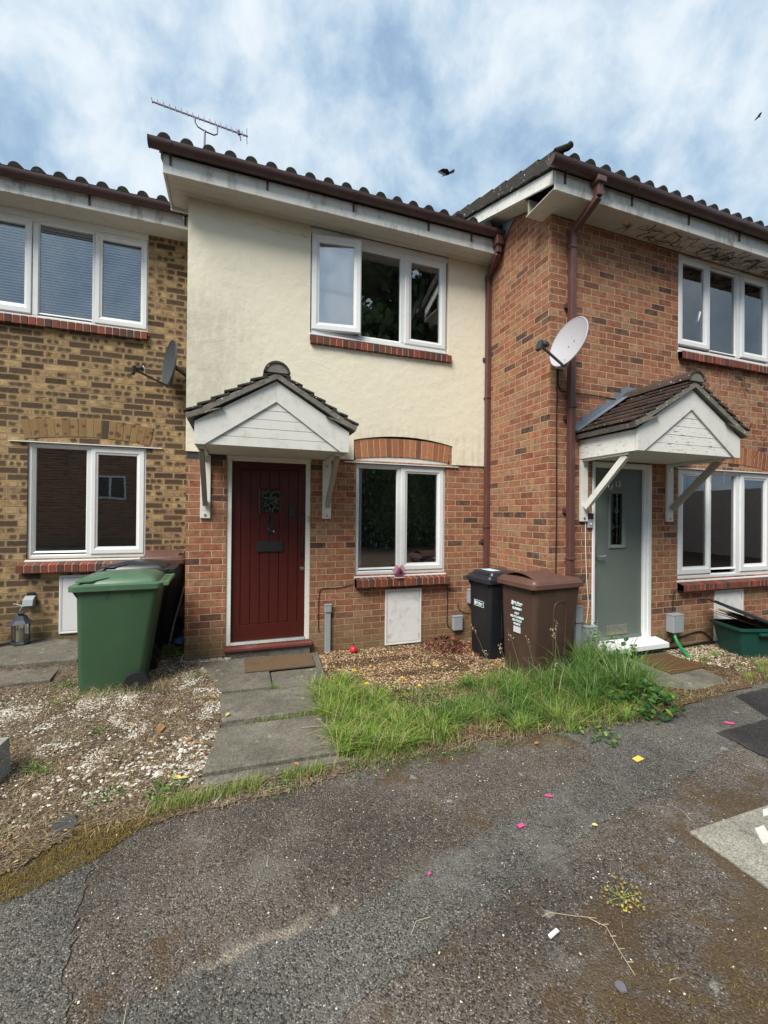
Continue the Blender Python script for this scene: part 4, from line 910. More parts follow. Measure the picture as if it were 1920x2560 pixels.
def arch(house, x0, x1, zb, rise, h, yf, yb, mat, flare=.0, e=.10, mort=None):
    mm = MB(); n = round((x1-x0)/.075); rs = random.Random(5); hw = (x1-x0)/2; cx = (x0+x1)/2
    def zz(u): return zb+rise*(1-u*u)
    for i in range(n):
        u0, u1 = -1+2*i/n, -1+2*(i+1)/n
        p = []
        for u, s in ((u0+e/n*1.2, 0), (u1-e/n*1.2, 0), (u1-e/n*1.2, 1), (u0+e/n*1.2, 1)):
            p.append((cx+u*hw+s*u*flare, zz(u)+s*(h-.03*u*u*0)))
        mm.prism(p, 'y', yf+rs.uniform(-.001, .001), yb)
    o = mm.build('brick_arch', mat, house, bevel=.003)
    mm = MB(); N = 24; lo = []; hi = []
    for i in range(N+1):
        u = -1+2*i/N; lo.append((cx+u*hw, zz(u)+.002)); hi.append((cx+u*(hw+flare), zz(u)+h-.002))
    for i in range(N): mm.prism([lo[i], lo[i+1], hi[i+1], hi[i]], 'y', yf+.003, yb)
    mm.build('arch_mortar', mort or M_VRAM, o); return zz
def head_infill(house, x0, x1, z0, zfun, y, over=.15):
    mm = MB(); cx = (x0+x1)/2; hw = (x1-x0)/2; N = 16; pts = [(x0+.01, z0), (x1-.01, z0)]+[(cx+u*hw, zfun(u)+.004) for u in [1-2*i/N for i in range(N+1)]]
    mm.prism(pts, 'y', y, y+.04); o = mm.build('head_board', M_WW, house)
    if over is not None:
        mm = MB(); mm.box(x0-over, x1+over, y-.030, y+.05, z0-.012, z0-.002); mm.build('drip_strip', M_UP, o)
    return o
def room(house, x0, x1, z0, z1, y0, depth, mat):
    a, b, c, d, e, f = x0-.35, x1+.35, y0, y0+depth, z0-.3, z1+.25
    mm = MB(); mm.add([(a, c, e), (b, c, e), (b, d, e), (a, d, e), (a, c, f), (b, c, f), (b, d, f), (a, d, f)], [(0, 1, 2, 3), (4, 7, 6, 5), (1, 2, 6, 5), (2, 3, 7, 6), (3, 0, 4, 7)])
    # front strips around the opening so no light leaks
    for q_ in ((a, x0-.03, e, f), (x1+.03, b, e, f), (x0-.03, x1+.03, e, z0-.03), (x0-.03, x1+.03, z1+.03, f)): mm.add([(q_[0], c, q_[2]), (q_[1], c, q_[2]), (q_[1], c, q_[3]), (q_[0], c, q_[3])], [(0, 1, 2, 3)])
    return mm.build('room', mat, house)
FP = lambda y: [(0, y+.07), (0, y+.004), (.06, y), (.72, y), (1, y+.012), (1, y+.07)]
def sash_ring(mm, x0, x1, z0, z1, g, y): # g=(gx0,gx1,gz0,gz1)
    mm.ring(x0, x1, z0, z1, g[0]-x0, x1-g[1], g[2]-z0, z1-g[3], [(0, y+.045), (0, y+.006), (.10, y), (.62, y), (.82, y+.010), (1, y+.014), (1, y+.045)])
def window(house, x0, x1, z0, z1, Y, mullions, panes, sashes, glass, open_=None, cill=True, trick=False, label=None):
    """panes: list of glass rects (fixed); sashes: list of (x0,x1,z0,z1,glassrect,glassmat)"""
    fw_ = .045; w_ = MB(); w_.ring(x0, x1, z0, z1, fw_, fw_, fw_, fw_, FP(Y))
    for a, b in mullions: w_.box(a, b, Y+.001, Y+.068, z0+fw_-.001, z1-fw_+.001)
    wo_ = MB(); 
    win = w_.build('window', M_UP, house, bevel=.0)
    if label: win['label'] = label
    for g in panes:
        f = MB(); f.ring(g[0]-.02, g[1]+.02, g[2]-.02, g[3]+.02, .02, .02, .02, .02, [(0, Y+.062), (0, Y+.004), (1, Y+.02), (1, Y+.062)]); f.build('glazing_bead', M_UP, win)
        p = MB(); p.box(g[0]-.008, g[1]+.008, Y+.030, Y+.036, g[2]-.008, g[3]+.008); p.build('pane', glass, win)
    for k, (a, b, c, d, g, gm) in enumerate(sashes):
        sm = MB(); sash_ring(sm, a, b, c, d, g, Y-.012); ps = MB(); ps.box(g[0]-.008, g[1]+.008, Y+.018, Y+.024, g[2]-.008, g[3]+.008)
        if trick: sm.box(a+.22*(b-a), b-.22*(b-a), Y-.018, Y-.011, d-.034, d-.020)
        if open_ and k == open_[0]:
            piv = Vector((a, Y, 0)); rm = Matrix.Translation(piv) @ Matrix.Rotation(-open_[1], 4, 'Z') @ Matrix.Translation(-piv)
            sm.xf(rm); ps.xf(rm)
        sm.build('sash', M_UP, win, smooth=False); ps.build('pane', gm or glass, win)
    if cill:
        c_m = MB(); c_m.prism([(Y+.03, z0-.004), (Y-.035, z0-.016), (Y-.035, z0-.036), (Y+.03, z0-.036)], 'x', x0-.012, x1+.012); c_m.build('window_board', M_UP, win, bevel=.003)
    return win
def blind(win, x0, x1, z0, z1, y, pitch, mat, tilt=60, name='blind'):
    mm = MB(); n = int((z1-z0)/pitch); rot = Matrix.Rotation(R(tilt), 3, 'X')
    for i in range(n): mm.obox(((x0+x1)/2, y, z0+(i+.5)*pitch), (x1-x0, pitch*1.12, .0012), rot)
    return mm.build(name, mat, win)
def tiled_roof(house, x0, x1, ye, ze, yr, tan, phase=0, pitch=.2, mat=M_TILE, name='roof_tiles', side_caps=True):
    cs = 1/math.sqrt(1+tan*tan); gauge = .30; L = (yr-ye)/cs; n = int(L/gauge)+1; mm = MB()
    xs_ = []; x = x0
    def prof(x):
        t = ((x-phase)/pitch) % 1.0; d = abs(t-.5)*pitch; r = .058
        return math.sqrt(max(0, r*r-d*d))*1.02 if d < r else 0
    k = int((x1-x0)/.0125); rs = random.Random(3)
    xs_ = [x0+(x1-x0)*i/k for i in range(k+1)]
    for c in range(n):
        s0 = c*gauge; s1 = min((c+1)*gauge+.03, L); th = .022; base = len(mm.v); jx = rs.uniform(-.003, .003)
        for s, lift in ((s0, th), (s1, .002)):
            for x in xs_:
                y = ye+s*cs; z = ze+(y-ye)*tan+lift+prof(x+jx)
                mm.v.append((x, y, z))
        for x in xs_: mm.v.append((x, ye+s0*cs+.004, ze+s0*cs*tan-.012))
        K = len(xs_)
        for i in range(k): mm.f.append((base+i, base+i+1, base+K+i+1, base+K+i)); mm.f.append((base+i, base+2*K+i, base+2*K+i+1, base+i+1))
    roof = mm.build(name, mat, house, smooth=True)
    return roof
def gutter(house, x0, x1, yb, zt, r=.055, brackets=(), cap=(True, True)):
    mm = MB(); sec = []; N = 10
    for i in range(N+1):
        a = math.pi*i/N; sec.append((yb-r-.002-math.cos(a)*r*-1*1.0, zt-math.sin(a)*r*1.25))
    inner = [(y+(yb-r-.002-y)*.08, z+.004 if i not in (0, N) else z) for i, (y, z) in enumerate(sec)]
    pts = sec+inner[::-1]
    mm.prism(pts, 'x', x0, x1)
    g = mm.build('gutter', M_GUT, house, smooth=True)
    if cap:
        mm = MB()
        for on, x in zip(cap, (x0, x1)):
            if on: mm.prism([(y*1.0+(y-(yb-r))*.04, z-.002) for y, z in sec], 'x', x-.004, x+.004)
        if mm.v: mm.build('end_cap', M_GUT, g)
    for x in brackets:
        mm = MB(); mm.prism([(y+(y-(yb-r))*.08, z-.004) for y, z in sec]+[(y, z) for y, z in sec[::-1]], 'x', x-.022, x+.022); mm.box(x-.010, x+.010, yb-.012, yb, zt-.16, zt-.03); mm.build('bracket', M_GUT, g)
    return g
def sqpipe(path, s=.065):
    mm = MB(); path = [Vector(p) for p in path]
    for a, b in zip(path[:-1], path[1:]): mm.beam(a, b, s, s, (0, 1, 0) if abs((b-a).normalized().z) > .95 else (1, 0, 0))
    return mm

# ---- cream house (number 12)
H12 = thing('terraced_house', 'cream rendered terraced house with a dark red door numbered 12', 'house', (1.3, 0, 0))
w12_low = (1.3204, 2.51, .8367, 2.180); w12_up = (.766, 2.502, 3.658, 4.814); d12 = (-.122, .783, .127, 2.194)
m = MB(); wall_y(m, -.522, 3.25, -.3, 2.214, 0, [w12_low, d12])
m.add([(-.522, 0, -.3), (-.522, 3, -.3), (-.522, 3, 4.9), (-.522, 0, 4.9)], [(0, 1, 2, 3)])
for a, b in ((-.522, 1.30), (2.56, 3.25)): m.add([(a, 0, 2.214), (b, 0, 2.214), (b, 0, 2.5), (a, 0, 2.5)], [(0, 1, 2, 3)])
m.build('brick_wall', M_BR, H12)
m = MB(); m.box(-.5215, -.135, -.002, .05, 2.137, 2.206); m.build('engineering_brick_course', simple('blue_black_brick', (.03, .032, .042), .5, .5, var=.3, bump=.3), H12)
# render sheet: columns, bottom edge follows the window arch
m = MB(); yR = -.016
def rb(x): 
    if 1.285 <= x <= 2.598: return 2.452+.075*(1-((x-1.942)/.655)**2)
    return 2.214
cols = sorted(set([-.530, 3.25, 1.2849, 1.285, 2.598, 2.5981, w12_up[0]-.012, w12_up[1]+.02]+[round(1.285+i*(1.313/28), 4) for i in range(1, 28)]))
for a, b in zip(cols[:-1], cols[1:]):
    segs = [(None, 4.90)]
    inwin = a >= w12_up[0]-.0121 and b <= w12_up[1]+.0201
    za, zb2 = rb(a+1e-5), rb(b-1e-5)
    if inwin: q_ = [(za, zb2, 3.56, 3.56), ]
    else: q_ = [(za, zb2, 4.90, 4.90)]
    for z1_, z2_, z3_, z4_ in q_:
        m.add([(a, yR, z1_), (b, yR, z2_), (b, yR, z4_), (a, yR, z3_)], [(0, 1, 2, 3)])
        m.add([(a, yR, z1_), (b, yR, z2_), (b, .004, z2_), (a, .004, z1_)], [(0, 1, 2, 3)])
xa, xb = w12_up[0]-.012, w12_up[1]+.02
m.add([(xa, yR, 3.5), (xa, .1, 3.5), (xa, .1, 4.9), (xa, yR, 4.9)], [(0, 1, 2, 3)]); m.add([(xb, yR, 3.5), (xb, .1, 3.5), (xb, .1, 4.9), (xb, yR, 4.9)], [(0, 1, 2, 3)])
m.add([(-.530, yR, 2.214), (-.530, 3, 2.214), (-.530, 3, 4.9), (-.530, yR, 4.9)], [(0, 1, 2, 3)])
for s in (1.285, 2.598): m.add([(s, yR, 2.214), (s, .004, 2.214), (s, .004, 2.46), (s, yR, 2.46)], [(0, 1, 2, 3)])
m.build('render_coat', M_REN, H12)
zf = arch(H12, 1.315, 2.545, 2.232, .042, .226, -.006, .06, M_SOLDO, flare=.028)
head_infill(H12, 1.315, 2.545, 2.192, zf, .004, .14)
win = window(H12, *w12_low, .02, [(1.858, 1.900)], [(1.368, 1.852, .918, 2.123)], [(1.902, 2.49, .875, 2.150, (1.989, 2.404, .962, 2.083), None)], M_GLL)
room(win, *w12_low, .12, 2.6, M_ROOMD)
m = MB(); m.box(1.36, 2.47, .075, .30, .870, .895); m.build('inner_sill', M_WW, win)
m = MB(); m.tube([(1.96, .06, 1.42), (1.975, .035, 1.42), (1.985, .035, 1.34)], .009, 6); m.build('window_handle', M_WHITE, win)
m = MB(); m.box(1.35, 1.42, .10, .13, .93, 2.14); m.box(2.42, 2.47, .10, .13, .93, 2.14); m.build('curtain', M_NET, win)
soldier(H12, 'window_sill', 1.31, 2.535, .70, .79, -.10, .02)
win = window(H12, *w12_up, .005, [(1.337, 1.362), (1.875, 1.925)], [(1.372, 1.868, 3.715, 4.745)], [(.772, 1.345, 3.695, 4.80, (.858, 1.258, 3.785, 4.715), M_GLS), (1.926, 2.49, 3.69, 4.80, (2.014, 2.405, 3.765, 4.726), None)], M_GL, open_=(0, R(8)))
room(win, *w12_up, .12, 2.8, M_ROOMD)
blind(win, .81, 1.30, 3.72, 4.78, .10, .5, M_NET, 90, 'pale_sash_backing')  # pale panel added behind the open sash to mimic its bright sky reflection
m = MB(); m.beam((2.05, .35, 4.0), (2.42, .6, 4.68), .06, .02); m.build('ladder_rail', M_WW, win)
m = MB(); m.box(w12_up[0]-.012, w12_up[1]+.02, .004, .06, 4.812, 4.880); m.build('head_board', M_UP, H12)
soldier(H12, 'window_sill', .752, 2.562, 3.517, 3.605, -.055, .02, .012)
# eaves: soffit box, fascia, bargeboard, gutter, roof
SZ = 4.877
m = MB()
for i in range(5): a = -.282+.0985*i; m.box(-.70, 3.10, a+.0015, a+.097 if a+.097 < .0 else -.0165, SZ-.0+(.001 if i % 2 else 0), SZ+.008) if a < -.03 else None
m.box(-.70, -.531, -.02, .205, SZ, SZ+.008)
m.build('soffit', M_SOF, H12)
m = MB(); m.box(-.725, 3.05, -.300, -.282, SZ-.012, 5.075); m.build('fascia', M_FAS, H12, bevel=.003)
m = MB(); m.box(-.726, -.640, -.303, -.298, SZ-.014, 5.05); m.box(-.727, -.705, -.298, .21, SZ-.013, 5.05); m.box(-.725, -.53, .198, .215, SZ-.035, 5.2); m.build('fascia_corner_trim', M_WW, H12, bevel=.002)
m = MB(); m.prism([(-.31, 4.99), (-.31, 5.10), (4.2, 6.75), (4.2, 6.60)], 'x', -.745, -.727); m.build('bargeboard', M_GREYW, H12)
tiled_roof(H12, -.80, 3.11, -.350, 5.135, 4.2, .366, phase=-.712+.1-.0)
m = MB(); m.prism([(-.32, 5.085), (4.2, 6.74), (8.6, 5.1), (8.6, 5.0), (4.2, 6.6), (-.30, 5.04)], 'x', -.74, 3.10); m.build('roof_deck', M_TILE, H12)
m = MB(); m.tube([(-.80, 4.2, 6.80), (3.1, 4.2, 6.80)], .12, 12); m.build('ridge_tiles', M_TILE, H12)
m = MB(); m.add([(-.522, 8.0, -.3), (3.12, 8, -.3), (3.12, 8, 5.2), (-.522, 8, 5.2)], [(0, 1, 2, 3)]); m.add([(-.522, 0, 4.88), (-.522, 8, 4.88), (-.522, 8, 5.2), (-.522, 4.2, 6.6), (-.522, 0, 5.08)], [(0, 1, 2, 3, 4)])
m.add([(-.522, 3, -.3), (-.522, 8, -.3), (-.522, 8, 4.9), (-.522, 3, 4.9)], [(0, 1, 2, 3)]); m.build('gable_wall', M_BR, H12)
g = gutter(H12, -.84, 3.20, -.300, 5.105, .058, brackets=(-.66, .25, 1.18, 2.1, 2.68))
m = sqpipe([(3.03, -.36, 5.02), (3.03, -.36, 4.84), (3.09, -.06, 4.70), (3.09, -.06, .02)]); m.box(2.98, 3.08, -.41, -.31, 4.93, 5.04); m.box(3.053, 3.127, -.097, -.020, 4.66, 4.74)
for z in (3.1, 1.4): m.box(3.050, 3.130, -.1, -.015, z, z+.03)
p = m.build('downpipe', M_PIPE, H12, bevel=.008, seg=2)
m = MB()
for z in (1.2, 3.6): m.box(3.035, 3.145, -.03, -.003, z, z+.05)
m.build('pipe_clip', M_GUT, p)

# ---- porch canopies (12 and 13)
def porch(house, X0, Y0, tile, wood, side_wood, gable_wood, lab=None):
    hw, D, zb, za = .717, .70, 2.195, 2.835   # half width, depth, bottom, apex of boards
    def q(x, y, z): return (X0+x, Y0+y, z)
    P = MB(); P.box(X0-hw+.02, X0+hw-.02, Y0-D+.03, Y0, zb, zb+.018); por = P.build('porch', side_wood if side_wood is not M_WPP else M_WW, house)
    if lab: por['label'] = lab
    for s in (-1, 1): m = MB(); m.box(X0+s*(hw-.02), X0+s*hw, Y0-D+.022, Y0, zb-.005, zb+.20); m.build('side_fascia', side_wood, por, bevel=.002)
    # gable boards
    zin = 2.635; slope = (za-(zb+.20))/hw
    m = MB()
    for s in (-1, 1):
        pts = [(X0+s*hw, zb-.005), (X0+s*hw, zb+.20), (X0, za), (X0, zin), (X0+s*(hw-.085), zb-.005)]
        m.prism(pts, 'y', Y0-D-.012, Y0-D+.018)
    m.build('bargeboard', wood, por, bevel=.002)
    m = MB(); n = 5; wv = hw-.085
    for i in range(n):
        z0_ = zb+.0+i*(zin-zb)/n*1.0; z1_ = zb+(i+1)*(zin-zb)/n-.003
        k0 = wv*(1-(z0_-zb)/(zin-zb))+.02; k1 = wv*(1-(z1_-zb)/(zin-zb))+.02
        m.prism([(X0-k0, z0_), (X0+k0, z0_), (X0+k1, z1_), (X0-k1, z1_)], 'y', Y0-D+.004+(.001 if i % 2 else 0), Y0-D+.022)
    m.build('gable_cladding', gable_wood, por, bevel=.0025)
    # roof slopes with stepped plain tiles; sprocketed at the foot
    def zr(t): # t 0..1 eave->ridge, returns half x, z
        ex, ez = hw+.075, zb+.255; rx, rz = .0, za+.075
        return ex+(rx-ex)*t, ez+(rz-ez)*t-.030*math.sin(math.pi*t)*0
    rs = random.Random(int(X0*10)); yo, yi = Y0-D-.055, Y0+.0
    m = MB(); bed = MB(); n = 7
    for s in (-1, 1):
        for i in range(n):
            t0, t1 = i/n-.02, (i+1)/n+.035
            x0_, z0_ = zr(t0); x1_, z1_ = zr(min(1, t1)); th = .020
            lift0 = .046; k = 5; ww = (yi-yo)/k
            for j in range(k):
                a = yo+ww*j+rs.uniform(0, .004); b = yo+ww*(j+1)-.003; jz = rs.uniform(-.004, .006)
                if tile is M_PT2:   # ribbed look: tiles carry two raised ribs
                    pass
                m.add([(X0+s*x0_, a, z0_+lift0+jz), (X0+s*x0_, b, z0_+lift0+jz), (X0+s*x1_, b, z1_+.010), (X0+s*x1_, a, z1_+.010),
                       (X0+s*x0_, a, z0_+lift0-th+jz), (X0+s*x0_, b, z0_+lift0-th+jz), (X0+s*x1_, b, z1_+.010-th), (X0+s*x1_, a, z1_+.010-th)],
                      [(0, 1, 2, 3), (7, 6, 5, 4), (0, 4, 5, 1), (1, 5, 6, 2), (2, 6, 7, 3), (3, 7, 4, 0)])
        e0, ez0 = zr(.0); e1, ez1 = zr(1)
        bed.prism([(X0+s*e0, ez0-.006), (X0+s*e1, ez1-.006), (X0+s*e1, ez1-.062), (X0+s*(e0-.02), ez0-.05)], 'y', yo+.008, yi)
        bed.prism([(X0+s*(hw-.24), zb+.20+slope*.22), (X0+s*(hw+.075), zb+.265), (X0+s*(hw+.06), zb+.215)], 'y', yo+.004, yo+.05)
    m.build('roof_tiles', tile, por, bevel=.002)
    bed.build('verge_bedding', M_BED, por)
    m = MB(); N = 9; r = .128; zc = za+.042
    segs = 3; L = (yi-yo+.01)/segs
    for k in range(segs):
        a0 = yo-.012+k*L; rr = r-.004*k
        outer = [(X0+math.cos(a)*rr, zc+math.sin(a)*rr*1.05) for a in [math.pi*(.93-.86*i/N) for i in range(N+1)]]
        inner = [(X0+math.cos(a)*(rr-.02), zc+math.sin(a)*(rr-.02)*1.05) for a in [math.pi*(.93-.86*i/N) for i in range(N+1)]]
        m.prism(outer+inner[::-1], 'y', a0, a0+L-.002)
    fill = [(X0+math.cos(a)*(r-.021), zc+math.sin(a)*(r-.021)*1.05) for a in [math.pi*(.93-.86*i/N) for i in range(N+1)]]
    m.build('ridge_tile', tile, por, smooth=False); m = MB(); m.prism(fill, 'y', yo-.004, yo+.03); m.build('ridge_mortar', M_BED, por)
    # lead flashing against the wall
    m = MB()
    for s in (-1, 1):
        m.prism([(X0+s*(hw+.07), zb+.285), (X0, za+.12), (X0, za+.20), (X0+s*(hw+.09), zb+.33)], 'y', Y0-.012, Y0-.004)
        m.prism([(X0+s*(hw+.078), zb+.292), (X0+s*.05, za+.12), (X0+s*.05, za+.128), (X0+s*(hw+.078), zb+.300)], 'y', Y0-.09, Y0-.010)
        for i in range(7): 
            t = i/7; x = X0+s*(hw+.09)*(1-t); z = zb+.30+(za+.17-zb-.30)*t
            m.box(x-s*.0, x-s*.112, Y0-.008, Y0-.0035, z, z+.115)
    if tile is M_PT2: m.box(X0-.12, X0+.12, Y0-.014, Y0-.005, za+.10, za+.215)
    if tile is M_PT2: m.build('stepped_flashing', M_LEAD, por)
    # brackets
    for s, xo in ((-1, .667), (1, .633)):
        x = X0+s*xo; m = MB(); m.box(x-.050, x+.050, Y0-.028, Y0-.001, 1.51, zb-.012)
        br = m.build('bracket', M_WP if wood is not M_WW else M_WW, por, bevel=.003)
        m = MB(); m.box(x-.034, x+.034, Y0-.60, Y0-.001, zb-.028, zb-.001); m.build('bracket_rail', M_WW, br, bevel=.003)
        m = MB(); m.beam((x, Y0-.045, 1.66), (x, Y0-.55, zb-.03), .066, .045, (1, 0, 0)); m.build('strut', (M_GREYW if tile is M_PT else M_WP) if s < 0 or tile is M_PT else M_GREYW, br, bevel=.003)
        m = MB(); m.lathe([(.014, Y0-.034), (.014, Y0-.027)], (x, 0, 1.545), 10, 'y'); m.lathe([(.014, Y0-.034), (.014, Y0-.027)], (x, 0, 2.12), 10, 'y'); m.build('screw_cap', M_STEEL, br)
    return por
porch(H12, .333, 0, M_PT, M_WW, M_WW, M_WW)

# ---- red door
def redact(): pass
def red_door():
    x0, x1, z0, z1 = d12
    m = MB(); y = .012
    m.box(x0, x0+.052, y-.0, y+.085, z0, z1); m.box(x1-.052, x1, y, y+.085, z0, z1); m.box(x0+.052, x1-.052, y, y+.085, z1-.055, z1); m.box(x0-.004, x1+.004, y-.012, y, z1-.03, z1)
    fr = m.build('door_frame', M_WP, H12, bevel=.004)
    lx0, lx1, lz0, lz1 = x0+.055, x1-.055, .158, z1-.058; yl = .045
    m = MB(); gr = [.025, .127, .229, .332, .435, .541, .646]
    # stiles, rails and tongued boards as separate strips with real grooves
    pb, pt = .335, 2.055
    m.box(lx0, gr[0]-.003, yl, yl+.04, lz0, lz1); m.box(gr[6]+.003, lx1, yl, yl+.04, lz0, lz1)
    m.box(gr[0]-.003, gr[6]+.003, yl, yl+.04, lz0, pb-.003); m.box(gr[0]-.003, gr[6]+.003, yl, yl+.04, pt+.003, lz1)
    wx0, wx1, wz0, wz1 = .238, .435, 1.579, 1.827
    for a, b in zip(gr[:-1], gr[1:]):
        if b > wx0-.02+.03 and a < wx1-.005:
            m.box(a+.003, b-.003, yl+.006, yl+.035, pb, wz0-.0); m.box(a+.003, b-.003, yl+.006, yl+.035, wz1, pt)
            if a+.003 < wx0 < b: m.box(a+.003, wx0, yl+.006, yl+.035, wz0, wz1)
            if a < wx1 < b: m.box(wx1, b-.003, yl+.006, yl+.035, wz0, wz1)
        else: m.box(a+.003, b-.003, yl+.006, yl+.035, pb, pt)
    m.box(lx0+.02, wx0, yl+.030, yl+.042, lz0+.02, lz1-.02); m.box(wx1, lx1-.02, yl+.030, yl+.042, lz0+.02, lz1-.02); m.box(wx0, wx1, yl+.030, yl+.042, lz0+.02, wz0); m.box(wx0, wx1, yl+.030, yl+.042, wz1, lz1-.02)
    door = m.build('door', M_RED, H12, bevel=.0025); door['label'] = 'dark red boarded front door'
    m = MB(); m.ring(wx0-.024, wx1+.024, wz0-.024, wz1+.024, .026, .026, .026, .026, [(0, yl+.03), (0, yl-.004), (.5, yl-.010), (1, yl+.006), (1, yl+.03)]); m.build('glazing_moulding', M_RED, door)
    # small patterned glass
    mg, t, out = new_mat('patterned_dark_glass'); pos = t.node('ShaderNodeNewGeometry').outputs['Position']
    mp = t.node('ShaderNodeMapping'); mp.inputs['Scale'].default_value = (30, 1, 16); t.l.new(pos, mp.inputs[0])
    v = t.vor(t.vm('ADD', mp.outputs[0], t.vm('SCALE', t.noise(mp.outputs[0], 1.2, 2, .5, col=True), sc=.6)), 1, 'DISTANCE_TO_EDGE')
    e = t.ss(v, .07, .02); principled(t, out, t.mix(e, (.006, .008, .008), (.09, .10, .09)), .12, .6, 0, t.bump(v, .6, .01))
    m = MB(); m.box(wx0-.002, wx1+.002, yl+.010, yl+.018, wz0-.002, wz1+.002); m.build('door_pane', mg, door)
    # ironmongery
    m = MB(); m.box(.195, .480, yl-.012, yl+.004, 1.137, 1.250); lb = m.build('letterbox', M_IRON, door, bevel=.004)
    mx = Matrix(((1, 0, 0, .340), (0, 0, -1, yl-.0005), (0, 1, 0, 1.512), (0, 0, 0, 1))); text('house_number', '12', .092, M_IRON, Matrix.Translation(-H12.location) @ mx, door, .006, bold=.003)
    m = MB(); m.prism([(.338-.036, 1.425), (.338-.02, 1.452), (.338, 1.438), (.338+.02, 1.452), (.338+.036, 1.425), (.338+.03, 1.375), (.338+.014, 1.345), (.338-.014, 1.345), (.338-.03, 1.375)], 'y', yl-.014, yl+.002)
    kn = [(.338+math.cos(a)*.024, yl-.022, 1.378+math.sin(a)*.022) for a in [i*2*math.pi/14 for i in range(15)]]; m.tube(kn, .005, 6, False); m.lathe([(.008, yl-.03), (.012, yl-.012)], (.338, 0, 1.412), 8, 'y')
    m.build('door_knocker', M_IRON, door)
    m = MB(); m.box(.372, .384, yl+.0015, yl+.006-.0005, 1.352, 1.378); m.build('price_tag', M_WHITE, door)
    m = MB(); m.box(.542, .612, yl-.010, yl+.003, 1.524, 1.650); pl = m.build('viewer_plate', M_IRON, door, bevel=.004)
    m = MB()
    for a in (.557, .597):
        for b in (1.54, 1.634): m.lathe([(.004, yl-.0135), (.004, yl-.009)], (a, 0, b), 6, 'y')
    m.build('screw', M_CHROME, pl)
    m = MB(); m.tube([(.690, yl-.006, 1.285), (.690, yl-.03, 1.262), (.690, yl-.034, 1.19), (.690, yl-.03, 1.118), (.690, yl-.006, 1.095)], .007, 8)
    for z in (1.285, 1.092):
        m.prism([(.668, z+.012), (.680, z+.004), (.690, z+.022), (.700, z+.004), (.712, z+.012), (.704, z-.010), (.690, z-.022), (.676, z-.010)], 'y', yl-.008, yl+.001)
    m.build('pull_handle', M_IRON, door)
    m = MB(); m.lathe([(.020, yl-.012), (.024, yl-.006), (.024, yl+.001)], (.696, 0, .936), 14, 'y'); m.build('cylinder_lock', M_CHROME, door)
    m = MB(); m.prism([(.672, 1.478), (.720, 1.478), (.724, 1.50), (.712, 1.524), (.694, 1.528), (.678, 1.510)], 'y', yl-.016, yl+.001); m.build('night_latch', M_IRON, door, bevel=.004)
    m = MB(); m.box(.750, .772, .002, .013, 1.470, 1.548); b_ = m.build('door_bell', M_YBUT, fr, bevel=.003); m = MB(); m.lathe([(.004, -.001), (.004, .003)], (.761, 0, 1.509), 8, 'y'); m.build('bell_push', M_STEEL, b_)
    m = MB(); m.prism([(.04, .128), (.04, .158), (.010, .158), (-.004, .130)], 'x', lx0, lx1); m.build('weather_bar', M_STEEL, fr)
    m = MB(); m.prism([(.10, .085), (.10, .130), (-.075, .108), (-.075, .078), (-.05, .074)], 'x', x0-.015, x1+.022); st = m.build('doorstep', M_MAR, H12, bevel=.004)
    m = MB(); m.box(x0+.02, x1-.0, -.045, .02, -.06, .074); m.build('step_base', M_SLAB, st)
    m = MB(); m.add([(x0, .2, 0), (x1, .2, 0), (x1, .2, 2.3), (x0, .2, 2.3)], [(0, 1, 2, 3)]); m.build('hallway', M_ROOMD, door)
red_door()
def meter_box(house, x0, x1, z0, z1, Y, mat, hinges=True):
    m = MB(); m.ring(x0, x1, z0, z1, .028, .028, .028, .028, [(0, Y+.03), (0, Y-.020), (.3, Y-.024), (1, Y-.020), (1, Y+.03)]); f = m.build('meter_cupboard', M_WW if mat is M_MB else M_MBC, house)
    m = MB(); m.box(x0+.031, x1-.031, Y-.018, Y+.02, z0+.031, z1-.031); d = m.build('cupboard_door', mat, f, bevel=.003)
    if hinges:
        m = MB(); m.box(x1-.040, x1-.030, Y-.0225, Y-.019, z1-.12, z1-.06); m.box(x1-.040, x1-.030, Y-.0225, Y-.019, z0+.06, z0+.12); m.box(x0+.055, x0+.070, Y-.020, Y-.0175, (z0+z1)/2-.04, (z0+z1)/2-.028); m.build('hinge', M_GREYB, f)
    return f
meter_box(H12, 1.700, 2.180, -.03, .651, 0, M_MB)

# ---- left house
H11 = thing('terraced_house', 'set-back terraced house of yellow brick with dark spots, at the left edge', 'house', (-2.2, .9935, 0))
YL = .9935; wl_up = (-2.82, -1.081, 3.776, 4.925); wl_lo = (-2.273, -1.081, 1.0225, 2.351)
m = MB(); wall_y(m, -5.5, -.50, -.3, 4.996, YL, [(wl_up[0], wl_up[1], wl_up[2], 4.995), wl_lo]); m.add([(-5.5, YL, -.3), (-5.5, 9, -.3), (-5.5, 9, 5), (-5.5, YL, 5)], [(0, 1, 2, 3)]); m.add([(-5.5, 9, -.3), (-.52, 9, -.3), (-.52, 9, 5.1), (-5.5, 9, 5.1)], [(0, 1, 2, 3)])
m.build('brick_wall', M_BY, H11)
win = window(H11, *wl_up, YL+.02, [(-2.255, -2.205), (-1.672, -1.650)], [(-2.196, -1.677, 3.859, 4.884)], [(-2.80, -2.262, 3.82, 4.905, (-2.73, -2.331, 3.926, 4.833), None), (-1.645, -1.092, 3.815, 4.905, (-1.572, -1.163, 3.905, 4.833), None)], M_GLH, trick=True)
room(win, *wl_up, YL+.12, 2.2, M_ROOM)
blind(win, -2.8, -1.1, 3.82, 4.90, YL+.082, .032, M_BLIND, 47)
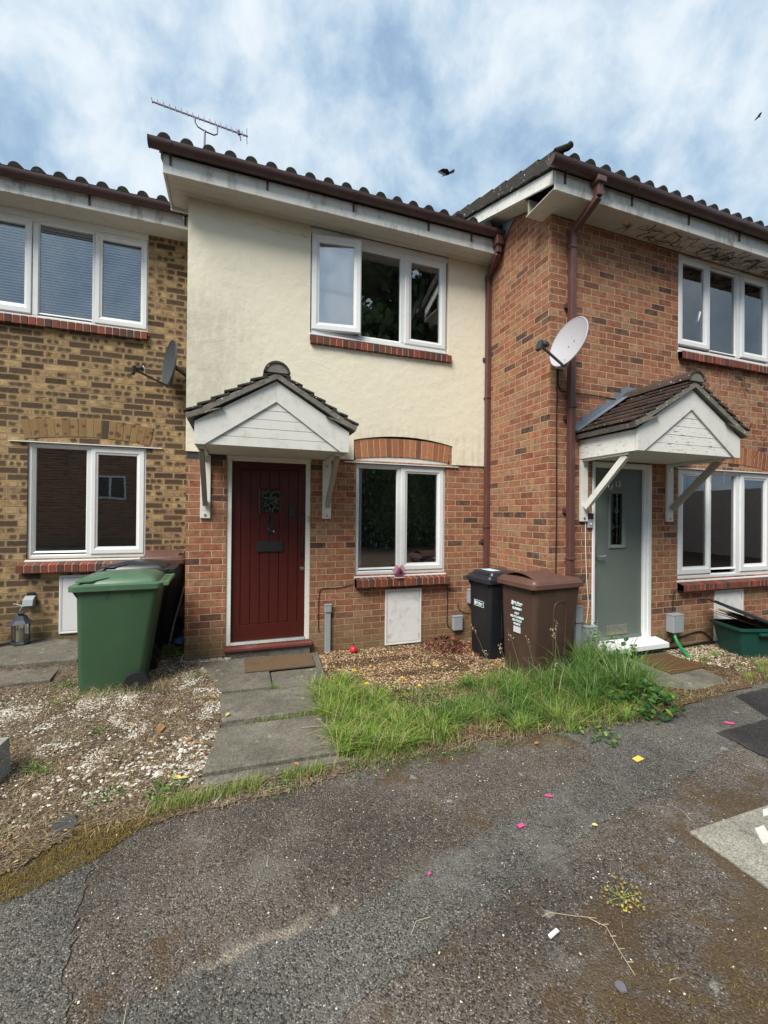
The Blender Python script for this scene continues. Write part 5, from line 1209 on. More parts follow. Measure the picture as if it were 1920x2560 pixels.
win = window(H11, *wl_lo, YL+.02, [(-1.70, -1.655)], [(-2.204, -1.712, 1.107, 2.299)], [(-1.658, -1.098, 1.062, 2.330, (-1.591, -1.183, 1.15, 2.252), None)], M_GLL)
room(win, *wl_lo, YL+.12, 2.2, M_ROOM)
blind(win, -2.25, -1.1, 1.06, 2.32, YL+.085, .034, M_BLINDD, 45)
m = MB(); m.box(-2.84, -1.065, YL+.006, YL+.06, 4.922, 4.993); m.build('head_board', M_UP, H11)
zf = arch(H11, -2.30, -1.04, 2.385, .062, .215, YL-.006, YL+.06, M_ARCY, flare=.045, e=.06, mort=simple('dark_tan_mortar', (.20, .14, .08), .95, .1))
head_infill(H11, -2.30, -1.04, 2.366, zf, YL+.004, .14)
soldier(H11, 'window_sill', -2.335, -1.05, .872, .958, YL-.10, YL+.02, .035)
soldier(H11, 'window_sill', -2.86, -1.07, 3.675, 3.765, YL-.055, YL+.02, .012)
m = MB(); m.box(-5.6, -.53, .728, YL-.001, 4.989, 4.997); m.build('soffit', M_SOF, H11)
m = MB(); m.box(-5.6, -.535, .706, .726, 4.975, 5.15); m.build('fascia', M_FAS, H11, bevel=.003)
tiled_roof(H11, -5.6, -.74, .64, 5.195, 5.2, .366, phase=-.883+.1)
m = MB(); m.prism([(.70, 5.165), (5.2, 6.81), (9.4, 5.3), (9.4, 5.2), (5.2, 6.7), (.70, 5.13)], 'x', -5.6, -.55); m.build('roof_deck', M_TILE, H11)
gutter(H11, -5.6, -.70, .706, 5.175, .056, brackets=(-1.62, -.62-.02, -2.55))
meter_box(H11, -1.95, -1.45, .149, .827, YL, M_MBC, False)

# ---- right house (number 13)
H13 = thing('terraced_house', 'orange-red brick house standing forward on the right with a grey-green door numbered 13', 'house', (4.9, -1.2007, 0))
XR, YR = 3.1198, -1.2007; wr_up = (5.013, 6.755, 3.602, 4.790); wr_lo = (5.026, 6.77, .812, 2.165); d13 = (3.700, 4.5895, .125, 2.175)
m = MB(); wall_y(m, XR, 8.2, -.3, 4.80, YR, [wr_up, wr_lo, d13])
m.add([(XR, YR, -.3), (XR, .8, -.3), (XR, .8, 4.88), (XR, -1.06, 4.80), (XR, YR, 4.80)], [(0, 1, 2, 3, 4)])
m.add([(XR, -1.06, 4.80), (XR, .8, 4.88), (XR, 2.9, 6.42), (XR, -1.06, 4.98)], [(0, 1, 2, 3)]); m.add([(XR, .8, 4.88), (XR, 7, 4.88), (XR, 2.9, 6.42)], [(0, 1, 2)])
m.add([(8.2, YR, -.3), (8.2, 7, -.3), (8.2, 7, 5), (8.2, YR, 5)], [(0, 1, 2, 3)]); m.add([(XR, 7, -.3), (8.2, 7, -.3), (8.2, 7, 5.1), (XR, 7, 5.1)], [(0, 1, 2, 3)])
m.build('brick_wall', M_BR, H13)
win = window(H13, *wr_up, YR+.02, [(5.592, 5.600), (6.10, 6.165)], [(5.606, 6.095, 3.69, 4.705)], [(5.030, 5.590, 3.672, 4.775, (5.119, 5.496, 3.755, 4.683), None), (6.170, 6.735, 3.660, 4.775, (6.262, 6.65, 3.745, 4.676), None)], M_GLH, trick=True)
room(win, *wr_up, YR+.12, 2.2, M_ROOM)
blind(win, 5.03, 6.74, 3.65, 4.74, YR+.115, 1.2, M_NET, 90, 'net_curtain')
m = MB(); m.tube([(5.46, YR+.06, 4.16), (5.44, YR+.03, 4.13), (5.42, YR+.05, 4.02)], .012, 6); m.build('window_handle', M_WHITE, win)
win = window(H13, *wr_lo, YR+.02, [(5.628, 5.640), (6.115, 6.178)], [(5.650, 6.11, .925, 2.105)], [(5.042, 5.625, .862, 2.145, (5.145, 5.565, .956, 2.076), None), (6.182, 6.75, .862, 2.145, (6.278, 6.681, .959, 2.062), None)], M_GLL)
room(win, *wr_lo, YR+.12, 2.6, M_ROOM)
zf = arch(H13, 5.01, 6.79, 2.185, .075, .225, YR-.005, YR+.06, M_SOLDO, flare=.05)
head_infill(H13, 5.01, 6.79, 2.168, zf, YR+.002, .03)
soldier(H13, 'window_sill', 5.02, 6.80, .675, .752, YR-.085, YR+.02, .03)
soldier(H13, 'window_sill', 5.01, 6.80, 3.476, 3.562, YR-.06, YR+.02, .010)
meter_box(H13, 5.67, 6.20, -.04, .649, YR, M_MB)
# soffit, fascia, open box end, verge
m = MB(); m.box(2.90, 3.118, -1.482, -1.063, 4.79, 4.798); m.box(3.118, 8.3, -1.482, YR-.001, 4.79, 4.798); m.build('soffit', M_SOF, H13)
m = MB(); m.box(2.905, 8.3, -1.502, -1.482, 4.775, 4.965); m.build('fascia', M_FAS, H13, bevel=.003)
m = MB(); m.prism([(-1.484, 4.845), (-1.484, 4.975), (2.9, 6.60), (2.9, 6.46)], 'x', 2.893, 2.915); m.build('bargeboard', M_WPP, H13)
m = MB(); m.prism([(-1.02, 5.005), (2.9, 6.43), (2.9, 6.45), (-1.02, 5.025)], 'x', 2.916, 3.118); m.build('verge_soffit', M_SOF, H13)
m = MB(); m.box(2.93, 3.117, -1.075, -1.055, 4.80, 4.98); m.box(3.05, 3.115, -1.46, -1.08, 4.93, 4.97); m.build('rafter_end', M_GREYW, H13)
tiled_roof(H13, 2.885, 8.3, -1.56, 5.060, 2.9, .366, phase=3.00)
m = MB(); m.prism([(-1.50, 4.975), (-1.50, 5.03), (2.9, 6.66), (7.2, 5.15), (7.2, 5.0), (2.9, 6.60)], 'x', 2.93, 8.3); m.build('roof_deck', M_TILE, H13)
m = MB(); cs = 1/math.sqrt(1+.366**2)
for i in range(15):
    s0 = i*.30; y0_ = -1.56+s0*cs; z0_ = 5.045+s0*cs*.366; y1_ = y0_+.32*cs; z1_ = z0_+.32*cs*.366
    m.prism([(y0_, z0_-.075), (y1_, z1_-.085), (y1_, z1_+.050), (y0_, z0_+.075)], 'x', 2.862-(.004 if i % 2 else 0), 2.935)
m.build('verge_tiles', M_PT, H13, bevel=.004)
m = MB(); m.tube([(2.86, -1.55, 5.09), (2.92, -1.57, 5.115), (2.98, -1.59, 5.14), (3.005, -1.60, 5.165)], .032, 8); m.build('lifted_tile', M_TILE, H13)
m = MB(); m.tube([(2.88, 2.9, 6.74), (8.3, 2.9, 6.74)], .12, 12); m.build('ridge_tiles', M_TILE, H13)
gutter(H13, 2.80, 8.3, -1.502, 5.015, .060, brackets=(3.02, 3.9, 4.75, 5.6))
m = sqpipe([(3.385, -1.565, 4.93), (3.385, -1.565, 4.78), (3.345, -1.262, 4.60), (3.345, -1.262, -.02)]); m.box(3.33, 3.44, -1.62, -1.51, 4.90, 4.96); m.box(3.308, 3.382, -1.299, -1.225, 4.56, 4.64)
for z in (4.42, 2.72, 1.1): m.box(3.305, 3.385, -1.303, -1.222, z, z+.03)
p = m.build('downpipe', M_PIPE, H13, bevel=.008)
m = MB()
for z in (1.6, 2.6, 3.8): m.box(3.29, 3.40, -1.235, -1.203, z, z+.05)
m.build('pipe_clip', M_GUT, p)
# lead where the cream roof meets this wall
m = MB(); m.prism([(-.33, 4.98), (-.64, 5.19), (-.52, 5.235), (.3, 5.50), (.3, 5.34), (-.30, 5.10)], 'x', 3.100, 3.112); m.prism([(-.40, 5.08), (-.40, 5.12), (2.5, 6.20), (2.5, 6.16)], 'x', 3.0, 3.112); m.build('lead_flashing', M_LEAD, H13, bevel=.002)
porch(H13, 4.233, YR, M_PT2, M_WW, M_WPP, M_WPP)
m = MB(); m.tube([(3.60, YR-.30, 1.925), (3.60, YR-.31, 1.87), (3.62, YR-.31, 1.845), (3.645, YR-.31, 1.86), (3.65, YR-.31, 1.90)], .005, 6); tagp(m.build('metal_hook', M_CHROME), 'shiny metal hook hanging under the left strut of the porch of number 13', 'hook')
def green_door():
    x0, x1, z0, z1 = d13; Y = YR; m = MB()
    m.ring(x0, x1, z0, z1+.0, .056, .105, .001, .058, [(0, Y+.09), (0, Y-.008), (.12, Y-.012), (.5, Y-.012), (.55, Y-.002), (.9, Y+.002), (1, Y+.01), (1, Y+.09)]); fr = m.build('door_frame', M_UP, H13)
    lx0, lx1, lz0, lz1 = x0+.058, x1-.107, .17, z1-.060; yl = Y+.035
    wx0, wx1, wz0, wz1 = 4.008, 4.195, 1.235, 1.835
    m = MB(); m.box(lx0, wx0, yl, yl+.04, lz0, lz1); m.box(wx1, lx1, yl, yl+.04, lz0, lz1); m.box(wx0, wx1, yl, yl+.04, lz0, wz0); m.box(wx0, wx1, yl, yl+.04, wz1, lz1)
    d = m.build('door', M_GD, H13); d['label'] = 'grey-green front door with a narrow leaded window'
    m = MB(); m.ring(3.972, 4.230, 1.200, 1.872, .044, .044, .044, .044, [(0, yl+.01), (0, yl-.008), (.3, yl-.016), (.6, yl-.010), (1, yl+.002), (1, yl+.01)]); m.build('glazing_moulding', M_GDF, d)
    m = MB(); m.box(wx0-.002, wx1+.002, yl+.020, yl+.026, wz0-.002, wz1+.002); gp = m.build('door_pane', M_GL, d)
    m = MB(); m.add([(lx0, yl+.1, .1), (lx1, yl+.1, .1), (lx1, yl+.1, 1.53), (lx0, yl+.1, 1.53)], [(0, 1, 2, 3)]); m.build('hallway', M_ROOM, d)
    m = MB(); m.add([(lx0, yl+.1, 1.531), (lx1, yl+.1, 1.531), (lx1, yl+.1, 2.2), (lx0, yl+.1, 2.2)], [(0, 1, 2, 3)]); m.build('hall_blind', M_WW, d)
    m = MB()
    for x in (4.045, 4.12): m.box(x-.002, x+.002, yl+.014, yl+.02, wz0, wz1)
    for z in (1.45, 1.63):
        cx = 4.05 if z < 1.5 else 4.11; s = .028
        for a in range(4):
            a0 = a*math.pi/2; m.beam((cx+math.cos(a0)*s, yl+.015, z+math.sin(a0)*s*1.2), (cx+math.cos(a0+math.pi/2)*s, yl+.015, z+math.sin(a0+math.pi/2)*s*1.2), .004, .004, (0, 1, 0))
        m.box(wx0, wx1, yl+.014, yl+.019, z-.0015, z+.0015)
    m.build('lead_cames', M_CHROME, gp)
    mx = Matrix(((1, 0, 0, 4.105), (0, 0, -1, yl-.002), (0, 1, 0, 1.938), (0, 0, 0, 1))); text('house_number', '13', .098, M_STEEL, Matrix.Translation(-H13.location) @ mx, d, .004, bold=.0012)
    m = MB(); m.box(3.955, 4.255, yl-.012, yl+.002, .222, .330); lbx = m.build('letterbox', M_STEEL, d, bevel=.004); m = MB(); m.box(3.975, 4.235, yl-.018, yl-.012, .242, .312); m.build('letterbox_flap', M_STEEL, lbx, bevel=.003)
    m = MB(); m.box(3.762, 3.790, yl-.010, yl+.001, 1.0, 1.24); hp = m.build('handle_plate', M_BLACK, d, bevel=.004)
    m = MB(); m.tube([(3.776, yl-.01, 1.125), (3.776, yl-.045, 1.125), (3.83, yl-.05, 1.122), (3.885, yl-.046, 1.125)], .010, 8); m.build('lever', M_CHROME, hp)
    m = MB(); m.lathe([(.010, yl-.016), (.010, yl-.008)], (3.776, 0, 1.06), 10, 'y'); m.build('keyhole', M_STEEL, hp)
    m = MB(); m.prism([(Y+.06, .118), (Y+.06, .165), (Y-.02, .155), (Y-.17, .128), (Y-.17, .075), (Y-.12, .075), (Y-.12, .09), (Y+.06, .09)], 'x', x0-.03, 4.672); st = m.build('doorstep', M_UP, H13, bevel=.003)
    m = MB(); m.box(lx0, lx1, yl-.006, yl+.004, .168, .205); m.build('weather_bar', M_GDF, d)
    m = MB(); m.box(3.625, 3.690, Y-.028, Y-.002, 1.440, 1.565); b = m.build('video_doorbell', M_GREYB, H13, bevel=.004); m = MB(); m.box(3.622, 3.693, Y-.031, Y-.002, 1.535, 1.600); m.build('camera_head', M_BLACK, b, bevel=.004)
    m = MB(); m.lathe([(.012, Y-.032), (.012, Y-.028)], (3.658, 0, 1.485), 14, 'y'); m.build('bell_push', M_WHITE, b)
green_door()

# ------------------------------------------------------------------ utility boxes and cables
def ubox(x0, x1, z0, z1, Y, d, lb, pipe=None, lid=True):
    t = thing('utility_box', lb, 'utility box', ((x0+x1)/2, Y, z0)); m = MB(); m.box(x0, x1, Y-d, Y-.001, z0, z1); m.build('box_body', M_GREYB, t, bevel=.007)
    if lid: m = MB(); m.box(x0-.004, x1+.004, Y-d-.003, Y-.002, z1-.012, z1+.001); m.build('box_lid', M_GREYB, t, bevel=.003)
    if pipe: m = MB(); m.box(pipe[0], pipe[1], Y-d+.012, Y-.001, pipe[2], z0); m.build('conduit', M_GREYB, t, bevel=.005)
    return t
ubox(.952, 1.030, .428, .520, 0, .055, 'small grey meter box on top of a vertical grey conduit right of the red door', (.958, 1.022, -.08))
ubox(2.615, 2.745, .085, .270, 0, .06, 'small grey junction box low on the wall left of the black bin')
ubox(2.83, 3.00, .42, .60, 0, .07, 'grey utility box higher on the wall just behind the black bin')
ubox(4.835, 5.005, .20, .415, YR, .10, 'grey electricity box on the wall right of the grey-green door')
ubox(3.55, 3.70, .03, .375, YR, .09, 'grey box low beside the left jamb of the grey-green door', None)
ubox(3.425, 3.52, .42, .60, YR, .07, 'grey conduit head on the wall between the brown downpipe and the grey-green door', (3.435, 3.51, -.05))
def cable(pts, r, lb, mat=M_CABLE, name='cable', cat='cable', n=6):
    P_ = [Vector(p) for p in pts]; out = []
    for i in range(len(P_)-1):
        a, b, c, d = P_[max(i-1, 0)], P_[i], P_[i+1], P_[min(i+2, len(P_)-1)]
        for k in range(6):
            t = k/6; out.append(.5*((2*b)+(c-a)*t+(2*a-5*b+4*c-d)*t*t+(3*b-a-3*c+d)*t**3))
    out.append(P_[-1]); m = MB(); m.tube(out, r, n); return tagp(m.build(name, mat, smooth=True), lb, cat)
cable([(.90, -.008, .20), (.885, -.008, .26), (.89, -.008, .62), (.93, -.008, .70), (1.1, -.008, .70), (1.29, -.008, .73)], .004, 'thin black cable looping up the brick right of the red door to the window sill')
cable([(2.49, -.008, .693), (2.52, -.008, .68), (2.545, -.008, .63), (2.545, -.008, .2), (2.56, -.008, .14), (2.6, -.02, .12)], .005, 'thin black cable running down the brick from the sill to the small junction box')
cable([(2.70, -.01, .43), (2.71, -.012, .36), (2.78, -.01, .30), (2.9, -.01, .28)], .004, 'short black cable curling below the grey box behind the black bin')
cable([(3.205, YR-.008, 3.22), (3.203, YR-.008, 2.4), (3.21, YR-.008, 1.6), (3.204, YR-.008, .9), (3.21, YR-.008, .0)], .007, 'black cable running straight down the corner brickwork left of the brown downpipe')
cable([(3.22, YR-.01, 3.14), (3.215, YR-.01, 3.0), (3.24, YR-.01, 2.93), (3.30, YR-.012, 2.905), (3.7, YR-.012, 2.905), (4.02, YR-.012, 2.895)], .006, 'black cable crossing the brick from the white dish towards the porch roof')
cable([(3.63, YR-.01, 2.15), (3.61, YR-.01, 1.9), (3.60, YR-.01, 1.35), (3.62, YR-.01, .9), (3.645, YR-.01, .6), (3.60, YR-.03, .40)], .0035, 'thin white cable hanging on the brick left of the grey-green door', M_WHITE)
cable([(4.985, YR-.008, .67), (4.95, YR-.008, .62), (4.945, YR-.008, .45)], .005, 'short black cable from the lower window sill to the grey electricity box')
cable([(4.86, YR-.03, .20), (4.82, YR-.01, .12), (4.72, YR-.01, .05), (4.85, YR-.012, .055), (5.15, YR-.012, .13), (5.45, YR-.012, .15), (5.62, YR-.02, .02), (5.70, YR-.04, -.02), (6.1, YR-.03, .0)], .008, 'thick black cable rising and dipping along the base of the wall below the grey box')
cable([(4.4, YR-.02, -.01), (4.7, YR-.012, .0), (5.1, YR-.012, .0), (5.55, YR-.02, .02), (5.75, YR-.1, .0), (5.35, YR-.35, -.01), (5.05, YR-.42, .0), (5.15, YR-.52, -.01), (5.4, YR-.55, -.01)], .008, 'loose black cable coiled on the pale gravel in front of the white cupboard')
cable([(4.89, YR-.06, .22), (4.885, YR-.075, .16), (4.85, YR-.15, .08), (4.79, YR-.28, .02), (4.76, YR-.36, -.03)], .019, 'green hose coming out of the grey electricity box down to the ground', M_HOSE, 'hose', 'hose', 12)

# ------------------------------------------------------------------ wheelie bins (front of the bin faces local -Y)
def rloop(hx, y0, y1, z, r=.05, n=4):
    pts = []
    for cx, cy, a0 in ((hx-r, y1-r, 0), (-hx+r, y1-r, 90), (-hx+r, y0+r, 180), (hx-r, y0+r, 270)):
        for k in range(n+1): a = R(a0+90*k/n); pts.append((cx+math.cos(a)*r, cy+math.sin(a)*r, z))
    return pts
def make_bin(label, loc, rz, W, D, Hh, mats, style, group='wheelie bins'):
    body_m, lid_m = mats; t = thing('wheelie_bin', label, 'wheelie bin', loc, rz, group)
    hw = W/2; m = MB(); zt = Hh*.875
    m.loft([rloop(hw*.74, -D*.41, D*.22, .02), rloop(hw*.76, -D*.42, D*.235, .06), rloop(hw*.86, -D*.425, D*.335, zt*.62), rloop(hw*.90, -D*.43, D*.40, zt-.05), rloop(hw*.905, -D*.432, D*.405, zt)])
    body = m.build('body', body_m, t, local=True, smooth=True)
    m = MB()
    m.loft([rloop(hw*.93, -D*.45, D*.42, zt-.035, .05), rloop(hw*.96, -D*.47, D*.43, zt-.012, .05), rloop(hw*.96, -D*.47, D*.43, zt+.004, .05)]); rim = m.build('rim', body_m, body, local=True, smooth=True)
    m = MB()
    for s in (-1, 1):
        for y in (-D*.12, D*.12): m.prism([(hw*.895, zt-.11), (hw*.93, zt-.03), (hw*.86, zt-.03)] if s > 0 else [(-hw*.895, zt-.11), (-hw*.93, zt-.03), (-hw*.86, zt-.03)], 'y', y-.004, y+.004)
        m.prism([(-D*.41, zt-.10), (-D*.47, zt-.03), (-D*.38, zt-.03)], 'x', s*hw*.80-.004, s*hw*.80+.004)
    m.build('rim_rib', body_m, body, local=True)
    if style in ('brown', 'black'):   # raised arched panel outlines on sides and front
        m = MB()
        for s in (-1, 1):
            a = [(s*(hw*.865), -.06, .25), (s*(hw*.905), -.07, zt-.25), (s*(hw*.912), -.055, zt-.19), (s*(hw*.914), -.02, zt-.165), (s*(hw*.914), .05, zt-.165), (s*(hw*.912), .085, zt-.19), (s*(hw*.905), .10, zt-.25), (s*(hw*.865), .09, .25)]
            m.tube([(x-s*.012, y, z) for x, y, z in a], .009, 6)
        a = [(-hw*.45, -D*.395, .2), (-hw*.46, -D*.412, .42), (-hw*.40, -D*.416, .48), (-hw*.2, -D*.418, .50), (hw*.2, -D*.418, .50), (hw*.40, -D*.416, .48), (hw*.46, -D*.412, .42), (hw*.45, -D*.395, .2)]
        m.tube([(x, y+.006, z) for x, y, z in a], .008, 6); m.build('panel_rib', body_m, body, local=True, smooth=True)
    # lid
    m = MB(); f = -D*.5; b = D*.44; zl = zt-.0
    L = [rloop(hw, f, b, zl-.025, .045), rloop(hw, f, b, zl+.018, .045), rloop(hw*.95, f+.02, b-.01, zl+.026, .045)]
    if style == 'green': L += [rloop(hw*.90, f+.06, b-.03, zl+.030, .045), rloop(hw*.87, f+.085, b-.04, zl+.052, .05), rloop(hw*.70, f+.16, b-.09, zl+.085, .06), rloop(hw*.4, f+.26, b-.22, zl+.104, .05)]
    elif style == 'brown': L += [rloop(hw*.93, f+.03, b-.02, zl+.048, .045), rloop(hw*.88, f+.06, b-.04, zl+.060, .045), rloop(hw*.60, f+.15, b-.16, zl+.078, .06)]
    else: L += [rloop(hw*.92, f+.03, b-.02, zl+.05, .04), rloop(hw*.82, f+.07, b-.04, zl+.060, .04), rloop(hw*.78, f+.08, b-.06, zl+.088, .04), rloop(hw*.55, f+.16, b-.16, zl+.100, .04)]
    m.loft(L); lid = m.build('lid', lid_m, t, local=True, smooth=True)
    m = MB()
    if style == 'green':   # moulded finger lips at the front corners
        m.loft([rloop(hw*.93, f+.045, f+.20, zl+.050, .04), rloop(hw*.93, f+.045, f+.20, zl+.060, .04), rloop(hw*.80, f+.10, f+.30, zl+.078, .04)])
    elif style == 'brown':  # arched visor across the lid
        N = 12; lo = []
        for side, yy in ((0, f+.07), (1, f+.40)):
            lo.append([( -hw*.86+2*hw*.86*i/N, yy+(.05*(1-(2*i/N-1)**2) if side else -.0), zl+.052+.062*(1-(2*i/N-1)**2)) for i in range(N+1)])
        base = len(m.v); m.v += lo[0]+lo[1]+[(x, y, z-.010) for x, y, z in lo[0]]+[(x, y, z-.010) for x, y, z in lo[1]]
        K = N+1
        for i in range(N):
            m.f += [(base+i, base+i+1, base+K+i+1, base+K+i), (base+2*K+i, base+3*K+i, base+3*K+i+1, base+2*K+i+1), (base+i, base+2*K+i, base+2*K+i+1, base+i+1), (base+K+i, base+K+i+1, base+3*K+i+1, base+3*K+i)]
    else: m.box(-hw*.6, hw*.6, f+.05, f+.14, zl+.055, zl+.075)
    m.build('lid_grip', lid_m, lid, local=True, smooth=True)
    m = MB(); yb_ = D*.5; m.tube([(-hw*.80, yb_, zl+.020), (hw*.80, yb_, zl+.020)], .017, 12)
    for s in (-1, -.28, .28, 1): m.box(s*hw*.74-.012, s*hw*.74+.012, b-.02, yb_, zl-.012, zl+.030)
    for s in (-1, 1): m.prism([(b-.05, zl-.02), (yb_+.01, zl-.005), (yb_+.015, zl+.03), (b-.05, zl+.03)], 'x', s*hw*.80-.008, s*hw*.80+.008)
    m.build('handle', lid_m if style == 'green' else body_m, t, local=True, bevel=.003)
    for s in (-1, 1):
        x = s*(hw*.86); yw = D*.185; wr = .10
        m = MB(); m.lathe([(wr*.62, x-.024), (wr*.97, x-.024), (wr, x-.014), (wr, x+.014), (wr*.97, x+.024), (wr*.62, x+.024)], (0, yw, wr), 28, 'x'); wh = m.build('wheel', M_TYRE, t, local=True, smooth=True)
        m = MB(); xo = x+s*.020; m.lathe([(wr*.64, x-.018), (wr*.66, xo), (wr*.55, xo+s*.002), (wr*.50, xo-s*.008), (wr*.22, xo-s*.006), (wr*.18, xo+s*.006), (.001, xo+s*.006)], (0, yw, wr), 24, 'x'); m.build('hub', M_HUB, wh, local=True, smooth=True)
    m = MB(); m.tube([(-hw*.8, D*.185, .10), (hw*.8, D*.185, .10)], .010, 8); m.build('axle', M_HUB, t, local=True)
    return t, zt
def front_text(t, body, zc, xc, size, D, W, extra=0, slope=.07, mat=M_TXT, bold=0):
    y = -D*.432-.0035
    mx = Matrix(((1, 0, 0, xc), (0, 0, -1, y), (0, 1, 0, zc), (0, 0, 0, 1))); rt_ = Matrix.Translation((xc, y, zc)) @ Matrix.Rotation(-.006, 4, 'X') @ Matrix.Translation((-xc, -y, -zc))
    return text('printed_text', body, size, mat, rt_ @ mx, t.children[0], .0015, bold=bold)
gb, _ = make_bin('green wheelie bin standing on white gravel in front of the left house', (-.972, -.42, -.025), R(-88), .58, .74, 1.085, (M_GBIN, M_GLID), 'green')
make_bin('black wheelie bin directly behind the green one', (-.985, .205, .03), R(-91), .46, .70, 1.06, (M_KBIN, M_KLID), 'green')
make_bin('brown-lidded wheelie bin against the yellow brick wall, rearmost of the left three', (-.82, .72, gz(-1, .6)+.02), R(-86), .46, .53, 1.07, (M_KBIN, M_BLID), 'brown')
bb, zt = make_bin('brown wheelie bin with white lettering, in the tall grass by the house corner', (3.005, -1.215, -.075), R(-85), .565, .735, 1.09, (M_BBIN, M_BLID), 'brown')
kb, zt2 = make_bin('black wheelie bin with a white council label, left of the lettered brown bin', (2.865, -.62, -.07), R(-88), .475, .56, 1.03, (M_KBIN, M_KLID), 'black')
def council(t, z, D, W, s=1., frame=False, xo=0):
    front_text(t, 'St Albans', z, xo+.022*s, .030*s, D, W, bold=.0008); front_text(t, 'City & District', z-.020*s, xo+.022*s, .014*s, D, W, bold=.0004)
    y = -D*.432-.004
    m = MB()
    for a in range(4):
        b_ = a*math.pi/2+.5; cx, cz = xo-.058*s+math.cos(b_)*.011*s, z-.006*s+math.sin(b_)*.015*s; m.lathe([(.009*s, y-.001), (.009*s, y+.004)], (cx, 0, cz), 8, 'y')
    m.build('council_emblem', M_TXT, t.children[0], local=True)
    if frame: m = MB(); m.ring(xo-.085*s, xo+.10*s, z-.038*s, z+.028*s, .004, .004, .004, .004, [(0, y+.004), (0, y), (1, y), (1, y+.004)]); m.build('label_border', M_TXT, t.children[0], local=True)
council(bb, .755, .735, .565, 1.05, xo=.0)
for i, (s_txt, sz) in enumerate((('RUBBISH', .034), ('NOT', .030), ('RECYCLABLES', .030), ('OR FOOD', .030), ('WASTE', .030))): front_text(bb, s_txt, .695-i*.036-(.012 if i else 0), .005, sz, .735, .565, extra=.001*i, bold=.0008)
m = MB(); m.box(-.045, .055, -.3215, -.316, .455, .515); o = m.build('info_label', simple('printed_grey_label', (.5, .52, .55), .5, .3, var=.6, scale=90, bump=0), bb.children[0], local=True)
council(kb, .63, .56, .475, 1.0, True)
m = MB(); m.box(-.10, .10, -.15, -.02, zt2+.1005, zt2+.1025); m.build('lid_sticker', M_STK, kb, local=True)
m = MB(); m.box(-.10, .08, -.05, .10, zt+.0785, zt+.0805); m.build('lid_sticker', M_STK, bb, local=True)

# things tucked behind the left bins
cable([(-.735, .52, .05), (-.66, .44, .38), (-.56, .31, .74)], .009, 'thin grey pole leaning in the dark gap between the bins and the brick corner', M_DISHW, 'garden_pole', 'pole', 8)
def bag():
    rs = random.Random(4); m = MB(); m.lathe([(.02, .0), (.09, .01), (.11, .05), (.08, .10), (.02, .13)], (-.60, .55, gz(-.6, .5)), 12)
    m.v = [(x+rs.uniform(-.02, .02), y+rs.uniform(-.02, .02), z+rs.uniform(-.01, .02)) for x, y, z in m.v]; tagp(m.build('plastic_bag', M_BLUE), 'crumpled blue plastic bag on the ground in the gap beside the left bins', 'bag')
bag()

# ------------------------------------------------------------------ satellite dishes and aerial
def dish(label, centre, nrm, rad, mat, mount, lnbmat, up_hint=(0, 0, 1), rotup=0, tag_=False):
    n = Vector(nrm).normalized(); u = Vector(up_hint); u = (u-n*u.dot(n)).normalized(); r = u.cross(n)
    rot = Matrix((r, u, n)).transposed(); c = Vector(centre); t = thing('satellite_dish', label, 'satellite dish', mount)
    def T(x, y, z): return c+rot @ Vector((x, y, z))
    m = MB(); N, K = 36, 7; 
    for s, off in ((1, 0.), (-1, -.006)):
        b0 = len(m.v); m.v.append(tuple(T(0, 0, -.055+off)))
        for k in range(1, K+1):
            q = k/K
            for i in range(N): a = 2*math.pi*i/N; m.v.append(tuple(T(math.cos(a)*rad*.95*q, math.sin(a)*rad*1.05*q, -.055*(1-q*q)+off)))
        for i in range(N): m.f.append((b0, b0+1+i, b0+1+(i+1) % N))
        for k in range(K-1):
            for i in range(N): i2 = (i+1) % N; m.f.append((b0+1+k*N+i, b0+1+k*N+i2, b0+1+(k+1)*N+i2, b0+1+(k+1)*N+i))
    ref = m.build('reflector', mat, t, smooth=True)
    m = MB(); m.tube([T(math.cos(a)*rad*.95, math.sin(a)*rad*1.05, -.004) for a in [i*2*math.pi/N for i in range(N+1)]], .006, 6, False); m.build('rim', mat, ref, smooth=True)
    m = MB(); a0, a1 = T(0, -rad*1.06, -.03), T(0, -rad*.78, rad*1.22); m.beam(a0, a1, .020, .020, n); arm = m.build('feed_arm', lnbmat, t, bevel=.003)
    m = MB(); L0, L1 = T(0, -rad*.72, rad*1.26), T(0, -rad*.62, rad*1.04); m.tube([L0, L1], .020, 12); m.tube([L1, T(0, -rad*.595, rad*.985)], .030, 12); lnb = m.build('lnb_body', lnbmat, t, smooth=True)
    m = MB(); m.tube([T(0, -rad*.595, rad*.987), T(0, -rad*.58, rad*.955)], .027, 12); m.build('lnb_cap', M_WHITE if mat is M_DISHK else lnbmat, lnb, smooth=True)
    m = MB(); m.obox(T(0, -rad*.80, rad*1.32), (.055, .10, .035), rot); m.build('lnb_housing', lnbmat, t, bevel=.006)
    m = MB(); bk = T(0, -.02, -.075); m.beam(T(0, -rad*1.02, -.05), T(0, .02, -.07), .03, .02, n); m.beam(bk, Vector(mount)+(bk-Vector(mount)).normalized()*.02, .035, .035); m.obox(mount, (.10, .012, .12) if abs(mount[1]-centre[1]) > abs(mount[0]-centre[0]) else (.10, .012, .12), Matrix.Identity(3)); m.build('mount_bracket', M_IRON if mat is M_DISHK else M_GREYB, t, bevel=.003)
    if mat is M_DISHW:
        m = MB()
        for x, y in ((0.03, .02), (-.03, -.02), (.0, -.19)): p = T(x, y, -.050+.055*((x*x+y*y)/rad**2)); m.tube([p, p+n*.004], .005, 6)
        m.build('bolt', M_BLACK, ref)
    return t
